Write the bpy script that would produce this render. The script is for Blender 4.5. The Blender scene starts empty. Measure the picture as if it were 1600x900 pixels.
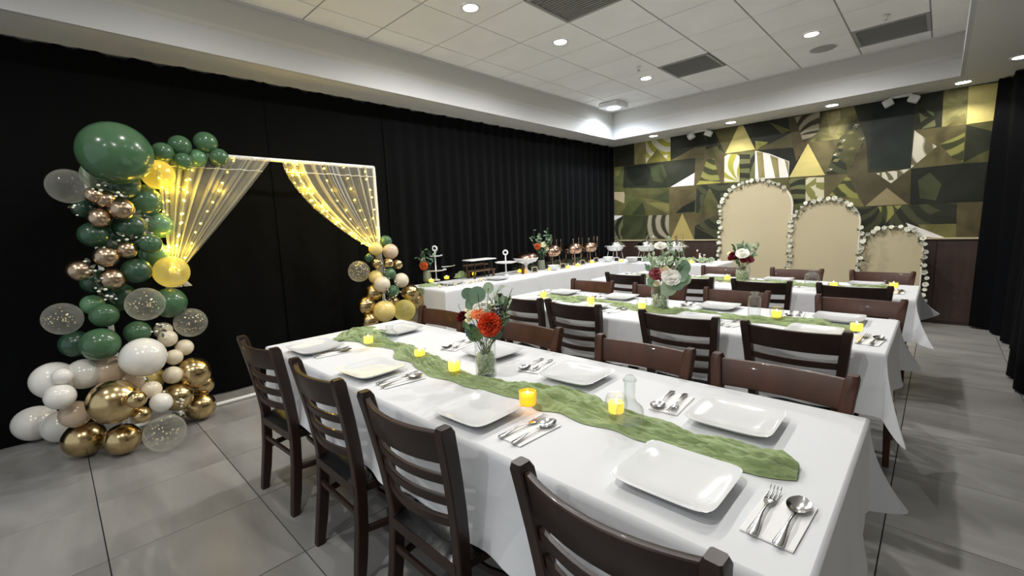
import bpy, math, random
from mathutils import Vector, Matrix
random.seed(7)
PI = math.pi
COL = bpy.context.scene.collection
SC = bpy.context.scene

# ------------------------------------------------------------------ camera
CAM_H = 1.40
FPX = 692.43
RM = Matrix(((0.72293123, -0.06752654, 0.68761225),
             (0.68986142, 0.12561656, -0.71295982),
             (-0.03823177, 0.98977808, 0.13739609)))
cam_d = bpy.data.cameras.new('camera')
cam_d.sensor_width = 36.0
cam_d.lens = FPX / 1600 * 36
cam_d.clip_start = 0.05
cam = bpy.data.objects.new('camera', cam_d)
COL.objects.link(cam)
cam.matrix_world = Matrix.Translation((0, 0, CAM_H)) @ RM.to_4x4()
SC.camera = cam

# ------------------------------------------------------------------ world and exposure
SC.view_settings.view_transform = 'Standard'
SC.view_settings.look = 'None'
SC.view_settings.exposure = 0.64
SC.view_settings.gamma = 1.0
w = bpy.data.worlds.new('world'); SC.world = w; w.use_nodes = True
w.node_tree.nodes['Background'].inputs[0].default_value = (0.86, 0.93, 1, 1)
w.node_tree.nodes['Background'].inputs[1].default_value = 0.42  # even fill light, added to come in through the open front end

# lamps of the room, seen and added: (x, y, z, watts)
SPOTS_TRAY = [(-3.0, 2.735), (-2.93, 3.89), (-2.9, 5.68), (-1.09, 5.738)]
SPOTS_TRAY_ADDED = [(-1.05, 3.4, 52), (-0.95, 1.9, 10), (-3.0, 0.9, 24), (-1.0, 0.1, 52), (-3.0, -1.0, 26), (-1.0, -1.6, 32)]  # downlights out of view, added to fill and even out the light
SPOTS_SOFFIT = [(-3.526, 7.171), (-2.328, 7.203), (-1.111, 7.252), (0.085, 7.27), (0.455, 6.552)]
W_TRAY, W_ADDED, W_SOFFIT = 66, 30, 16

# ------------------------------------------------------------------ measuring helpers: a photo point on a real plane
def ray(u, v): return RM @ Vector((u - 800, -(v - 450), -FPX))
def hz(u, v, z):
    r = ray(u, v); t = (z - CAM_H) / r.z; return Vector((r.x * t, r.y * t, z))
def hx(u, v, x):
    r = ray(u, v); t = x / r.x; return Vector((x, r.y * t, CAM_H + r.z * t))
def hy(u, v, y):
    r = ray(u, v); t = y / r.y; return Vector((r.x * t, y, CAM_H + r.z * t))
def depth(p): return -(RM.transposed() @ (Vector(p) - Vector((0, 0, CAM_H)))).z

# ------------------------------------------------------------------ materials
MATS = {}
def mat(name, col=(.5, .5, .5), rough=.5, metal=0.0, noise=0, nscale=8, bump=0, bscale=60, emit=None, es=0, coat=0, spec=.5, sheen=0, stretch=(1, 1, 1), dist=0, rand=0, trans=0, sss=0):
    m = bpy.data.materials.new(name); m.use_nodes = True; MATS[name] = m
    nt = m.node_tree; b = nt.nodes['Principled BSDF']
    b.inputs['Base Color'].default_value = (*col, 1); b.inputs['Roughness'].default_value = rough
    b.inputs['Metallic'].default_value = metal; b.inputs['Coat Weight'].default_value = coat
    b.inputs['Specular IOR Level'].default_value = spec
    b.inputs['Sheen Weight'].default_value = sheen
    if trans: b.inputs['Transmission Weight'].default_value = trans
    if sss:
        b.inputs['Subsurface Weight'].default_value = sss; b.inputs['Subsurface Radius'].default_value = (.02, .02, .015)
    if emit: b.inputs['Emission Color'].default_value = (*emit, 1); b.inputs['Emission Strength'].default_value = es
    L = nt.links; N = nt.nodes
    tc = N.new('ShaderNodeTexCoord'); mp = N.new('ShaderNodeMapping'); mp.inputs['Scale'].default_value = stretch
    L.new(tc.outputs['Object'], mp.inputs[0]); vec = mp.outputs[0]
    if rand:
        oi = N.new('ShaderNodeObjectInfo'); ad = N.new('ShaderNodeVectorMath'); ad.operation = 'MULTIPLY_ADD'
        cx = N.new('ShaderNodeCombineXYZ'); L.new(oi.outputs['Random'], cx.inputs[0]); L.new(oi.outputs['Random'], cx.inputs[1])
        ad.inputs[1].default_value = (rand, rand * 1.7, 0); L.new(cx.outputs[0], ad.inputs[0]); L.new(vec, ad.inputs[2]); vec = ad.outputs[0]
    if noise:
        n = N.new('ShaderNodeTexNoise'); n.inputs['Scale'].default_value = nscale; n.inputs['Detail'].default_value = 4
        n.inputs['Distortion'].default_value = dist
        r = N.new('ShaderNodeMapRange'); r.inputs[1].default_value = .3; r.inputs[2].default_value = .7
        r.inputs[3].default_value = 1 - noise; r.inputs[4].default_value = 1 + noise
        mx = N.new('ShaderNodeVectorMath'); mx.operation = 'SCALE'; mx.inputs[0].default_value = col
        L.new(vec, n.inputs['Vector']); L.new(n.outputs[0], r.inputs[0]); L.new(r.outputs[0], mx.inputs['Scale']); L.new(mx.outputs[0], b.inputs['Base Color'])
    if bump:
        n2 = N.new('ShaderNodeTexNoise'); n2.inputs['Scale'].default_value = bscale; n2.inputs['Detail'].default_value = 3
        bp = N.new('ShaderNodeBump'); bp.inputs['Strength'].default_value = bump; bp.inputs['Distance'].default_value = .01
        L.new(vec, n2.inputs['Vector']); L.new(n2.outputs[0], bp.inputs['Height']); L.new(bp.outputs[0], b.inputs['Normal'])
    return m

def clear_mat(name, col=(.95, .97, .95), opac=.12, gloss=.04, tint=(1, 1, 1), edge=None):
    """thin glass or latex film: see-through, brighter reflection and body towards grazing angles"""
    m = bpy.data.materials.new(name); m.use_nodes = True; MATS[name] = m
    nt = m.node_tree; N = nt.nodes; L = nt.links
    for n in list(N): N.remove(n)
    out = N.new('ShaderNodeOutputMaterial'); tr = N.new('ShaderNodeBsdfTransparent'); tr.inputs[0].default_value = (*tint, 1)
    df = N.new('ShaderNodeBsdfDiffuse'); df.inputs[0].default_value = (*col, 1)
    tl = N.new('ShaderNodeBsdfTranslucent'); tl.inputs[0].default_value = (*col, 1)
    ms = N.new('ShaderNodeMixShader'); ms.inputs[0].default_value = .5; L.new(df.outputs[0], ms.inputs[1]); L.new(tl.outputs[0], ms.inputs[2])
    gl = N.new('ShaderNodeBsdfGlossy'); gl.inputs['Roughness'].default_value = gloss
    lw = N.new('ShaderNodeLayerWeight'); lw.inputs[0].default_value = .35
    mr = N.new('ShaderNodeMapRange'); mr.inputs[3].default_value = opac; mr.inputs[4].default_value = edge if edge is not None else min(1, opac * 3.2 + .08)
    L.new(lw.outputs['Facing'], mr.inputs[0])
    m1 = N.new('ShaderNodeMixShader'); L.new(mr.outputs[0], m1.inputs[0]); L.new(tr.outputs[0], m1.inputs[1]); L.new(ms.outputs[0], m1.inputs[2])
    l2 = N.new('ShaderNodeLayerWeight'); l2.inputs[0].default_value = .5; pw = N.new('ShaderNodeMath'); pw.operation = 'POWER'; pw.inputs[1].default_value = 4; L.new(l2.outputs['Facing'], pw.inputs[0]); fr = N.new('ShaderNodeMath'); fr.operation = 'MULTIPLY_ADD'; fr.inputs[1].default_value = .5; fr.inputs[2].default_value = .035; L.new(pw.outputs[0], fr.inputs[0])
    m2 = N.new('ShaderNodeMixShader'); L.new(fr.outputs[0], m2.inputs[0]); L.new(m1.outputs[0], m2.inputs[1]); L.new(gl.outputs[0], m2.inputs[2])
    L.new(m2.outputs[0], out.inputs[0])
    return m

def stripe_mat(name, c1, c2, scale=14, rot=.6, dist=3, thr=(.35, .6), rough=.55):
    """printed leaf: curved light and dark bands"""
    m = bpy.data.materials.new(name); m.use_nodes = True; MATS[name] = m
    nt = m.node_tree; N = nt.nodes; L = nt.links; b = N['Principled BSDF']; b.inputs['Roughness'].default_value = rough
    b.inputs['Specular IOR Level'].default_value = .25
    tc = N.new('ShaderNodeTexCoord'); nz = N.new('ShaderNodeTexNoise'); nz.inputs['Scale'].default_value = 2.2; nz.inputs['Detail'].default_value = 3
    L.new(tc.outputs['Object'], nz.inputs['Vector'])
    wr = N.new('ShaderNodeVectorMath'); wr.operation = 'WRAP'; wr.inputs[1].default_value = (.43, 5, .36); wr.inputs[2].default_value = (-.43, -5, -.36); L.new(tc.outputs['Object'], wr.inputs[0])
    sb = N.new('ShaderNodeVectorMath'); sb.operation = 'ADD'; sb.inputs[1].default_value = (.3 * math.cos(rot * 3), 0, .45 * math.sin(rot * 3)); L.new(wr.outputs[0], sb.inputs[0])
    se = N.new('ShaderNodeSeparateXYZ'); L.new(sb.outputs[0], se.inputs[0])
    an = N.new('ShaderNodeMath'); an.operation = 'ARCTAN2'; L.new(se.outputs[2], an.inputs[0]); L.new(se.outputs[0], an.inputs[1])
    ln = N.new('ShaderNodeVectorMath'); ln.operation = 'LENGTH'; L.new(sb.outputs[0], ln.inputs[0])
    m1 = N.new('ShaderNodeMath'); m1.operation = 'MULTIPLY'; m1.inputs[1].default_value = scale * 2.2; L.new(an.outputs[0], m1.inputs[0])
    m2 = N.new('ShaderNodeMath'); m2.operation = 'MULTIPLY_ADD'; m2.inputs[1].default_value = dist * 42; L.new(ln.outputs['Value'], m2.inputs[0]); L.new(m1.outputs[0], m2.inputs[2])
    m3 = N.new('ShaderNodeMath'); m3.operation = 'MULTIPLY_ADD'; m3.inputs[1].default_value = 5; L.new(nz.outputs[0], m3.inputs[0]); L.new(m2.outputs[0], m3.inputs[2])
    sn = N.new('ShaderNodeMath'); sn.operation = 'SINE'; L.new(m3.outputs[0], sn.inputs[0])
    wv = N.new('ShaderNodeMapRange'); wv.inputs[1].default_value = -1; L.new(sn.outputs[0], wv.inputs[0])
    cr = N.new('ShaderNodeValToRGB'); cr.color_ramp.elements[0].position = thr[0]; cr.color_ramp.elements[1].position = thr[1]
    cr.color_ramp.elements[0].color = (*c1, 1); cr.color_ramp.elements[1].color = (*c2, 1)
    L.new(wv.outputs[0], cr.inputs[0]); L.new(cr.outputs[0], b.inputs['Base Color'])
    return m

mat('cloth_white', (.74, .755, .775), .75, bump=.55, bscale=6, sheen=.2, spec=.2)
mat('cloth_trim', (.8, .81, .82), .8)
mat('napkin', (.86, .86, .85), .8, bump=.1, bscale=80)
mat('plate_white', (.80, .815, .82), .12, coat=.3)
mat('steel', (.62, .62, .62), .18, metal=1)
mat('chrome', (.7, .68, .66), .12, metal=1)
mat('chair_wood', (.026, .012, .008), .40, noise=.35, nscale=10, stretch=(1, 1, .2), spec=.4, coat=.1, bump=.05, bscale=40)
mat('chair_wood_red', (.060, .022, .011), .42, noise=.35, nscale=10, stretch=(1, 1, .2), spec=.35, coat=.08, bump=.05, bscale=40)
mat('vinyl', (.006, .0065, .008), .3, bump=.12, bscale=25, spec=.5)
mat('table_metal', (.012, .012, .012), .5)
mat('table_wood', (.05, .03, .02), .5)
mat('runner_green', (.29, .38, .165), .9, bump=1.0, bscale=60, noise=.2, nscale=26, stretch=(.35, 1.7, 1), sheen=.3)
mat('wax_glow', (.95, .75, .12), .5, emit=(1, .62, .04), es=1.15)
mat('flame', (1, .9, .4), .5, emit=(1, .85, .3), es=14)
mat('floor_tile', (.275, .27, .262), .33, noise=.22, nscale=1.3, stretch=(.8, 3, 1), dist=.8, rand=30, bump=.03, bscale=12, spec=.45)
mat('grout', (.045, .043, .04), .9)
mat('ceiling_tile', (.90, .90, .885), .9, noise=.035, nscale=2, rand=20, bump=.06, bscale=150)
mat('ceiling_grid', (.42, .42, .4), .7)
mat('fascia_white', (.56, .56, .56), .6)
mat('soffit_paint', (.68, .67, .64), .7)
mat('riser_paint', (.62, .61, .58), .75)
mat('vent_grey', (.33, .33, .32), .6)
mat('wall_dark', (.05, .05, .05), .8)
mat('wall_paint', (.42, .40, .37), .8)
mat('baseboard', (.10, .095, .085), .6)
mat('curtain_black', (.0026, .0029, .0031), .9, sheen=.02, bump=.1, bscale=200, spec=.06)
mat('curtain_navy', (.0022, .0026, .0036), .9, spec=.08)
mat('wainscot', (.045, .024, .018), .45, noise=.2, nscale=3, stretch=(4, 1, .4))
mat('cap_trim', (.45, .38, .24), .4)
mat('arch_fabric', (.53, .46, .30), .8, noise=.03, nscale=2)
mat('arch_edge', (.78, .76, .66), .6)
mat('frame_white', (.82, .82, .8), .35)
mat('leaf_green', (.09, .16, .06), .5, noise=.3, nscale=20)
mat('eucalyptus', (.17, .28, .18), .6, noise=.2, nscale=15)
mat('euca_pale', (.36, .46, .30), .6, noise=.2, nscale=15)
mat('euca_dark', (.05, .11, .07), .5)
mat('stem', (.13, .17, .06), .5)
mat('petal_white', (.86, .84, .76), .6, sss=.1)
mat('petal_cream', (.80, .72, .45), .6)
mat('petal_orange', (.85, .22, .06), .6)
mat('petal_coral', (.9, .12, .04), .6)
mat('petal_maroon', (.16, .006, .015), .55)
mat('petal_pink', (.75, .38, .26), .6)
mat('berry', (.008, .008, .012), .3)
mat('bloom_white', (.78, .78, .66), .7)
mat('twig', (.045, .035, .02), .7)
mat('b_green', (.058, .13, .064), .2, coat=.25, spec=.4)
mat('b_green_dark', (.025, .07, .037), .25, coat=.2)
mat('b_green_light', (.11, .24, .12), .18, coat=.3)  # paler green; on the balloon by the drape it stands for fairy light
mat('b_white', (.80, .78, .72), .15, coat=.4, sss=.1)
mat('b_cream', (.74, .66, .50), .18, coat=.4, sss=.1)
mat('b_blush', (.62, .48, .34), .2, coat=.4, sss=.1)
mat('b_yellow', (.78, .62, .22), .2, coat=.4, sss=.1)
mat('b_gold', (.62, .47, .24), .2, metal=1)
mat('b_rose', (.50, .38, .26), .25, metal=1)
clear_mat('b_clear', (.8, .8, .7), .10, .06)
clear_mat('b_clear_yellow', (.9, .8, .25), .34, .08)  # yellow of the fairy lights put into clear film; also the translucent gold
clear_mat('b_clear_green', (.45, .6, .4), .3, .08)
mat('confetti', (.95, .82, .45), .3, metal=.5)
clear_mat('glass', (.62, .66, .65), .008, .02, tint=(.975, .985, .98), edge=.13)
clear_mat('glass_yellow', (1, .75, .15), .35, .05, tint=(1, .9, .45))
clear_mat('bead_glass', (.80, .86, .66), .7, .05)
clear_mat('tulle', (.95, .93, .84), .19, .6)
mat('bulb', (1, .85, .2), .4, emit=(1, .74, .06), es=22)
mat('wire', (.5, .42, .15), .5, metal=.5)
mat('lamp_disc', (1, 1, 1), .5, emit=(1, .97, .92), es=14)
mat('lamp_cool', (1, 1, 1), .5, emit=(.85, .93, 1), es=16)
mat('lamp_trim', (.8, .8, .79), .4)
mat('speaker_grille', (.36, .355, .34), .7)
mat('crate_wood', (.16, .09, .045), .6, noise=.3, nscale=14)
mat('stand_white', (.88, .88, .87), .3)
mat('ceramic', (.82, .85, .84), .25)
mat('board_black', (.01, .01, .01), .6)
mat('brown_glass', (.07, .03, .012), .15)
mat('copper', (.46, .30, .22), .2, metal=1)
mat('grey_cloth', (.20, .23, .17), .8)
mat('garland_leaf', (.05, .06, .03), .6, noise=.4, nscale=20)
mat('food_gold', (.65, .42, .12), .5)
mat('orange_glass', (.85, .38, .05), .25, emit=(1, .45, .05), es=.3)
# mural colours
MUR = dict(ol=(.105, .10, .038), dk=(.032, .036, .022), blk=(.018, .022, .014), dkb=(.018, .026, .021), tan=(.34, .29, .17), tan2=(.27, .225, .12), mus=(.46, .40, .15), mus2=(.27, .235, .10),
           mus3=(.36, .285, .10), yg=(.30, .29, .07), ygd=(.17, .155, .055), br=(.095, .078, .036), br2=(.07, .06, .03), ol2=(.17, .16, .04), ol3=(.09, .10, .035), ol4=(.08, .08, .03), ol5=(.045, .055, .025), white=(.62, .60, .58), olb=(.115, .10, .045))
for k, c in MUR.items(): mat('print_' + k, tuple(min(.8, q * (1.25 if k in ('mus', 'white', 'tan') else .72 if k in ('dk', 'blk', 'dkb') else .95)) for q in c), .5, noise=.14 if k in ('mus', 'white', 'tan', 'tan2', 'mus3') else .42, nscale=2.4, dist=1.2, spec=.25)
mat('print_mott', (.18, .17, .065), .5, noise=.8, nscale=3, dist=1, spec=.25)
stripe_mat('print_leafY', (.62, .60, .50), (.33, .32, .05), 5, .9, 3)
stripe_mat('print_leafY2', (.55, .52, .36), (.20, .20, .06), 5, -.6, 3)
stripe_mat('print_leafD', (.13, .14, .06), (.022, .025, .014), 6, .5, 3.5)
stripe_mat('print_leafG', (.24, .24, .07), (.045, .05, .02), 5.5, 1.2, 3)
stripe_mat('print_leafB', (.30, .27, .19), (.035, .032, .018), 5, .7, 3.5, (.3, .75))
stripe_mat('print_leafW', (.58, .56, .46), (.12, .11, .06), 4, .9, 3, (.45, .8))
stripe_mat('print_dkl', (.055, .06, .03), (.022, .025, .015), 4, 1.1, 4)

# ------------------------------------------------------------------ mesh builder
class MB:
    def __init__(s): s.v = []; s.f = []; s.mi = []
    def add(s, vs, fs, mi=0):
        o = len(s.v); s.v += [tuple(p) for p in vs]; s.f += [tuple(i + o for i in f) for f in fs]; s.mi += [mi] * len(fs); return s
    def box(s, c, size, b=0, M=None):
        hx_, hy_, hz_ = [d / 2 for d in size]
        if b <= 0:
            vs = [Vector((x * hx_, y * hy_, z * hz_)) for z in (-1, 1) for y in (-1, 1) for x in (-1, 1)]
            fs = [(0, 2, 3, 1), (4, 5, 7, 6), (0, 1, 5, 4), (2, 6, 7, 3), (0, 4, 6, 2), (1, 3, 7, 5)]
        else:
            b = min(b, hx_ * .9, hy_ * .9, hz_ * .9); vs = []; idx = {}
            for z in (-1, 1):
                for y in (-1, 1):
                    for x in (-1, 1):
                        for a in range(3):
                            p = [x * (hx_ - b), y * (hy_ - b), z * (hz_ - b)]; p[a] = (x * hx_, y * hy_, z * hz_)[a]
                            idx[(x, y, z, a)] = len(vs); vs.append(Vector(p))
            fs = []
            for a in range(3):
                o = [i for i in range(3) if i != a]
                for sg in (-1, 1):
                    q = []
                    for (p1, p2) in ((-1, -1), (1, -1), (1, 1), (-1, 1)):
                        k = [0, 0, 0]; k[a] = sg; k[o[0]] = p1; k[o[1]] = p2; q.append(idx[(*k, a)])
                    fs.append(q)
            for a in range(3):
                o = [i for i in range(3) if i != a]
                for p1 in (-1, 1):
                    for p2 in (-1, 1):
                        k = [0, 0, 0]; k[o[0]] = p1; k[o[1]] = p2; k1 = k[:]; k2 = k[:]; k1[a] = -1; k2[a] = 1
                        fs.append([idx[(*k1, o[0])], idx[(*k2, o[0])], idx[(*k2, o[1])], idx[(*k1, o[1])]])
            for z in (-1, 1):
                for y in (-1, 1):
                    for x in (-1, 1): fs.append([idx[(x, y, z, a)] for a in range(3)])
            fs2 = []
            for f in fs:
                cc = sum((vs[i] for i in f), Vector()) / len(f); n = (vs[f[1]] - vs[f[0]]).cross(vs[f[2]] - vs[f[0]])
                fs2.append(f if n.dot(cc) > 0 else f[::-1])
            fs = fs2
        c = Vector(c)
        vs = [(M @ p if M else p) + c for p in vs]
        return s.add(vs, fs)
    def tube(s, pts, r, n=8, cap=True):
        pts = [Vector(p) for p in pts]; rs = r if isinstance(r, (list, tuple)) else [r] * len(pts)
        vs = []; up = None
        for i, p in enumerate(pts):
            d = (pts[min(i + 1, len(pts) - 1)] - pts[max(i - 1, 0)]).normalized()
            if up is None: up = Vector((0, 0, 1)) if abs(d.z) < .9 else Vector((1, 0, 0))
            a = d.cross(up).normalized(); b_ = a.cross(d).normalized(); up = b_
            vs += [p + (a * math.cos(2 * PI * k / n) + b_ * math.sin(2 * PI * k / n)) * rs[i] for k in range(n)]
        fs = [(i * n + k, i * n + (k + 1) % n, (i + 1) * n + (k + 1) % n, (i + 1) * n + k) for i in range(len(pts) - 1) for k in range(n)]
        if cap: fs += [tuple(range(n))[::-1], tuple((len(pts) - 1) * n + k for k in range(n))]
        return s.add(vs, fs)
    def lathe(s, prof, n=20, c=(0, 0, 0), M=None):
        c = Vector(c); vs = []
        for r, z in prof:
            for k in range(n):
                p = Vector((r * math.cos(2 * PI * k / n), r * math.sin(2 * PI * k / n), z)); vs.append((M @ p if M else p) + c)
        fs = [(i * n + k, i * n + (k + 1) % n, (i + 1) * n + (k + 1) % n, (i + 1) * n + k) for i in range(len(prof) - 1) for k in range(n)]
        return s.add(vs, fs)
    def sphere(s, c, r, seg=8, rings=5, M=None, sc=(1, 1, 1)):
        c = Vector(c); vs = [Vector((0, 0, -r))]
        for i in range(1, rings):
            a = -PI / 2 + PI * i / rings
            vs += [Vector((r * math.cos(a) * math.cos(2 * PI * k / seg), r * math.cos(a) * math.sin(2 * PI * k / seg), r * math.sin(a))) for k in range(seg)]
        vs.append(Vector((0, 0, r))); top = len(vs) - 1
        fs = [(0, 1 + (k + 1) % seg, 1 + k) for k in range(seg)]
        for i in range(rings - 2): fs += [(1 + i * seg + k, 1 + i * seg + (k + 1) % seg, 1 + (i + 1) * seg + (k + 1) % seg, 1 + (i + 1) * seg + k) for k in range(seg)]
        o = 1 + (rings - 2) * seg; fs += [(o + k, o + (k + 1) % seg, top) for k in range(seg)]
        vs = [Vector((p.x * sc[0], p.y * sc[1], p.z * sc[2])) for p in vs]
        return s.add([(M @ p if M else p) + c for p in vs], fs)
    def sweep(s, rows):
        """rows: list of rings (each a list of points)"""
        n = len(rows[0]); vs = [p for r in rows for p in r]
        fs = [(i * n + k, i * n + (k + 1) % n, (i + 1) * n + (k + 1) % n, (i + 1) * n + k) for i in range(len(rows) - 1) for k in range(n)]
        fs += [tuple(range(n))[::-1], tuple((len(rows) - 1) * n + k for k in range(n))]
        return s.add(vs, fs)
    def grid(s, rows, mi=0):
        n = len(rows[0]); vs = [p for r in rows for p in r]
        fs = [(i * n + k, i * n + k + 1, (i + 1) * n + k + 1, (i + 1) * n + k) for i in range(len(rows) - 1) for k in range(n - 1)]
        return s.add(vs, fs, mi)
    def mesh(s, name, mats, smooth=40):
        me = bpy.data.meshes.new(name); me.from_pydata(s.v, [], s.f)
        for m in (mats if isinstance(mats, (list, tuple)) else [mats]): me.materials.append(MATS[m])
        if any(s.mi): me.polygons.foreach_set('material_index', s.mi)
        if smooth:
            me.shade_smooth()
            if smooth < 180: me.set_sharp_from_angle(angle=math.radians(smooth))
        me.update(); return me
    def obj(s, name, mats, parent=None, smooth=40, loc=None):
        o = bpy.data.objects.new(name, s.mesh(name, mats, smooth)); COL.objects.link(o)
        if parent: o.parent = parent
        if loc is not None: o.location = loc
        return o

def tag(o, label=None, cat=None, group=None, kind=None):
    if label: o['label'] = label
    if cat: o['category'] = cat
    if group: o['group'] = group
    if kind: o['kind'] = kind
    return o
def empty(name, loc=(0, 0, 0), rz=0):
    o = bpy.data.objects.new(name, None); o.empty_display_size = .05; COL.objects.link(o); o.location = loc; o.rotation_euler = (0, 0, rz); return o
def inst(name, me, parent=None, loc=(0, 0, 0), rot=(0, 0, 0), sc=None):
    o = bpy.data.objects.new(name, me); COL.objects.link(o); o.location = loc; o.rotation_euler = rot
    if sc is not None: o.scale = (sc, sc, sc) if not isinstance(sc, (tuple, list)) else sc
    if parent: o.parent = parent
    return o
def copy_tree(o, parent=None):
    c = o.copy(); COL.objects.link(c)
    if parent: c.parent = parent
    for ch in list(o.children): copy_tree(ch, c)
    return c
def structure(o): o['kind'] = 'structure'; return o

# ------------------------------------------------------------------ room shell
WX0, WX1, WY0, WY1 = -4.72, 2.3, -3.0, 7.56
SOF, LIP, CEIL = 2.80, 2.99, 3.26
TX0, TX1, TY1 = -4.15, 0.08, 6.95
fl = structure(MB().box(((WX0 + WX1) / 2, (WY0 + WY1) / 2, -.06), (WX1 - WX0, WY1 - WY0, .10)).obj('floor', 'grout'))
tile_me = {}
def floor_tile(x0, x1, y0, y1):
    g = .0022; key = (round(x1 - x0, 3), round(y1 - y0, 3))
    if key not in tile_me: tile_me[key] = MB().box((0, 0, -.006), (x1 - x0 - 2 * g, y1 - y0 - 2 * g, .012), .0012).mesh('floor_tile', 'floor_tile', 0)
    inst('floor_tile', tile_me[key], fl, ((x0 + x1) / 2, (y0 + y1) / 2, random.uniform(-.0004, .0004)))
xs = sorted({WX0, WX1} | {x for x in [-.09 + .62 * k for k in range(-8, 4)] if WX0 + .05 < x < WX1 - .05})
ys = sorted({WY0, WY1} | {y for y in [.016 + .6115 * k for k in range(-5, 13)] if WY0 + .05 < y < WY1 - .05})
for i in range(len(xs) - 1):
    for j in range(len(ys) - 1): floor_tile(xs[i], xs[i + 1], ys[j], ys[j + 1])

ce = structure(MB().box(((TX0 + TX1) / 2, (WY0 + TY1) / 2, CEIL + .03), (TX1 - TX0 + .2, TY1 - WY0 + .2, .05)).obj('ceiling', 'ceiling_grid', smooth=0))
ct_me = {}
VENTS = [(-2.63, 2.998), (-2.63, 5.42), (-.80, 6.027)]
cxs = [TX0] + [-.80 - .606 * k for k in range(5, -2, -1)] + [TX1]
cys = [WY0] + [1.79 + .6055 * k for k in range(-7, 9)] + [TY1]
for i in range(len(cxs) - 1):
    for j in range(len(cys) - 1):
        x0, x1, y0, y1 = cxs[i], cxs[i + 1], cys[j], cys[j + 1]
        if x1 - x0 < .02 or y1 - y0 < .02: continue
        v_ = any(abs((x0 + x1) / 2 - (a + .3)) < .2 and abs((y0 + y1) / 2 - (b + .3)) < .2 for a, b in VENTS)
        if v_: continue
        key = (round(x1 - x0, 3), round(y1 - y0, 3))
        if key not in ct_me: ct_me[key] = MB().box((0, 0, 0), (x1 - x0 - .012, y1 - y0 - .012, .012), .003).mesh('ceiling_tile', 'ceiling_tile', 0)
        inst('ceiling_tile', ct_me[key], ce, ((x0 + x1) / 2, (y0 + y1) / 2, CEIL))
for n_, (a, b) in enumerate(VENTS):
    k_ = [i for i in range(len(cys) - 1) if abs(cys[i] - b) < .1][0]; cx, cy = a + .303 if n_ < 2 else -.80 + .303, (cys[k_] + cys[k_ + 1]) / 2
    v = empty('ceiling_vent', (cx, cy, CEIL))
    tag(v, ['grey square air grille in the ceiling above the flower vase of the front table', 'small grey air grille in the ceiling near the blue-white spotlight', 'grey air grille in the ceiling corner beside the round speaker'][n_], 'vent', )
    fr = MB()
    for dx, dy, sx, sy in ((-.285, 0, .03, .6), (.285, 0, .03, .6), (0, -.285, .54, .03), (0, .285, .54, .03)): fr.box((dx, dy, -.002), (sx, sy, .016))
    fr.obj('frame', 'vent_grey', v)
    MB().box((0, 0, .006), (.54, .54, .004)).obj('backing', 'vent_grey', v)
    sl = MB().box((0, 0, 0), (.54, .016, .006), .001, Matrix.Rotation(.5, 3, 'X')).mesh('slat', 'vent_grey', 0)
    for q in range(16): inst('slat', sl, v, (0, -.25 + q * .0333, -.001))

sof = structure(MB().box(((WX0 + TX0) / 2, (WY0 + WY1) / 2, SOF + .12), (TX0 - WX0, WY1 - WY0, .24)).obj('trim_1', 'soffit_paint', smooth=0))
structure(MB().box(((TX0 + TX1) / 2, (TY1 + WY1) / 2, SOF + .12), (TX1 - TX0, WY1 - TY1, .24)).obj('trim_2', 'soffit_paint', smooth=0))
structure(MB().box(((TX1 + WX1) / 2, (WY0 + WY1) / 2, SOF + .12), (WX1 - TX1, WY1 - WY0, .24)).obj('trim_3', 'soffit_paint', smooth=0))
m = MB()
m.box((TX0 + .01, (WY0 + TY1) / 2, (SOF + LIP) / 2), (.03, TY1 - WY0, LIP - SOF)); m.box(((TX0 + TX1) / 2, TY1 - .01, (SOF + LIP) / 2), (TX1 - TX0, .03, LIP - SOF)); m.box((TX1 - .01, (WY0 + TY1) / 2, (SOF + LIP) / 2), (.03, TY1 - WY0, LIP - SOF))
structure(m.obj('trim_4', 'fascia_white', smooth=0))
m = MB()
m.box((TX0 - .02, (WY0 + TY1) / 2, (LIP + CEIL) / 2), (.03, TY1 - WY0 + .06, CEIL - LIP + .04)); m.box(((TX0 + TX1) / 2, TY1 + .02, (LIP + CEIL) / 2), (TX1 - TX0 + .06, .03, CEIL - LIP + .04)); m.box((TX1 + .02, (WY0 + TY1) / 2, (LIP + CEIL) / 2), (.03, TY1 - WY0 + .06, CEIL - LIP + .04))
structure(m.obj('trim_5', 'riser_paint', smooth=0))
# small grey shadow gap moulding where the riser meets the tiles
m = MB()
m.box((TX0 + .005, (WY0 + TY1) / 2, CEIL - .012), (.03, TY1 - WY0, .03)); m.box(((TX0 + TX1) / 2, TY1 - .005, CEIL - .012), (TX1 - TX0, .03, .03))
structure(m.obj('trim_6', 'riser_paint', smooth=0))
structure(MB().box((WX0 - .05, (WY0 + WY1) / 2, 1.5), (.1, WY1 - WY0, 3.1)).obj('wall_left', 'wall_paint', smooth=0))
structure(MB().box((WX1 + .05, (WY0 + WY1) / 2, 1.5), (.1, WY1 - WY0, 3.1)).obj('wall_right', 'wall_paint', smooth=0))
wb = structure(MB().box(((WX0 + WX1) / 2, WY1 + .05, 1.5), (WX1 - WX0 + .2, .1, 3.1)).obj('wall_back', 'wall_dark', smooth=0))
structure(MB().box((WX0 + .03, (WY0 + WY1) / 2, .06), (.03, WY1 - WY0, .12), .004).obj('baseboard_left', 'baseboard', smooth=0))
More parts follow.
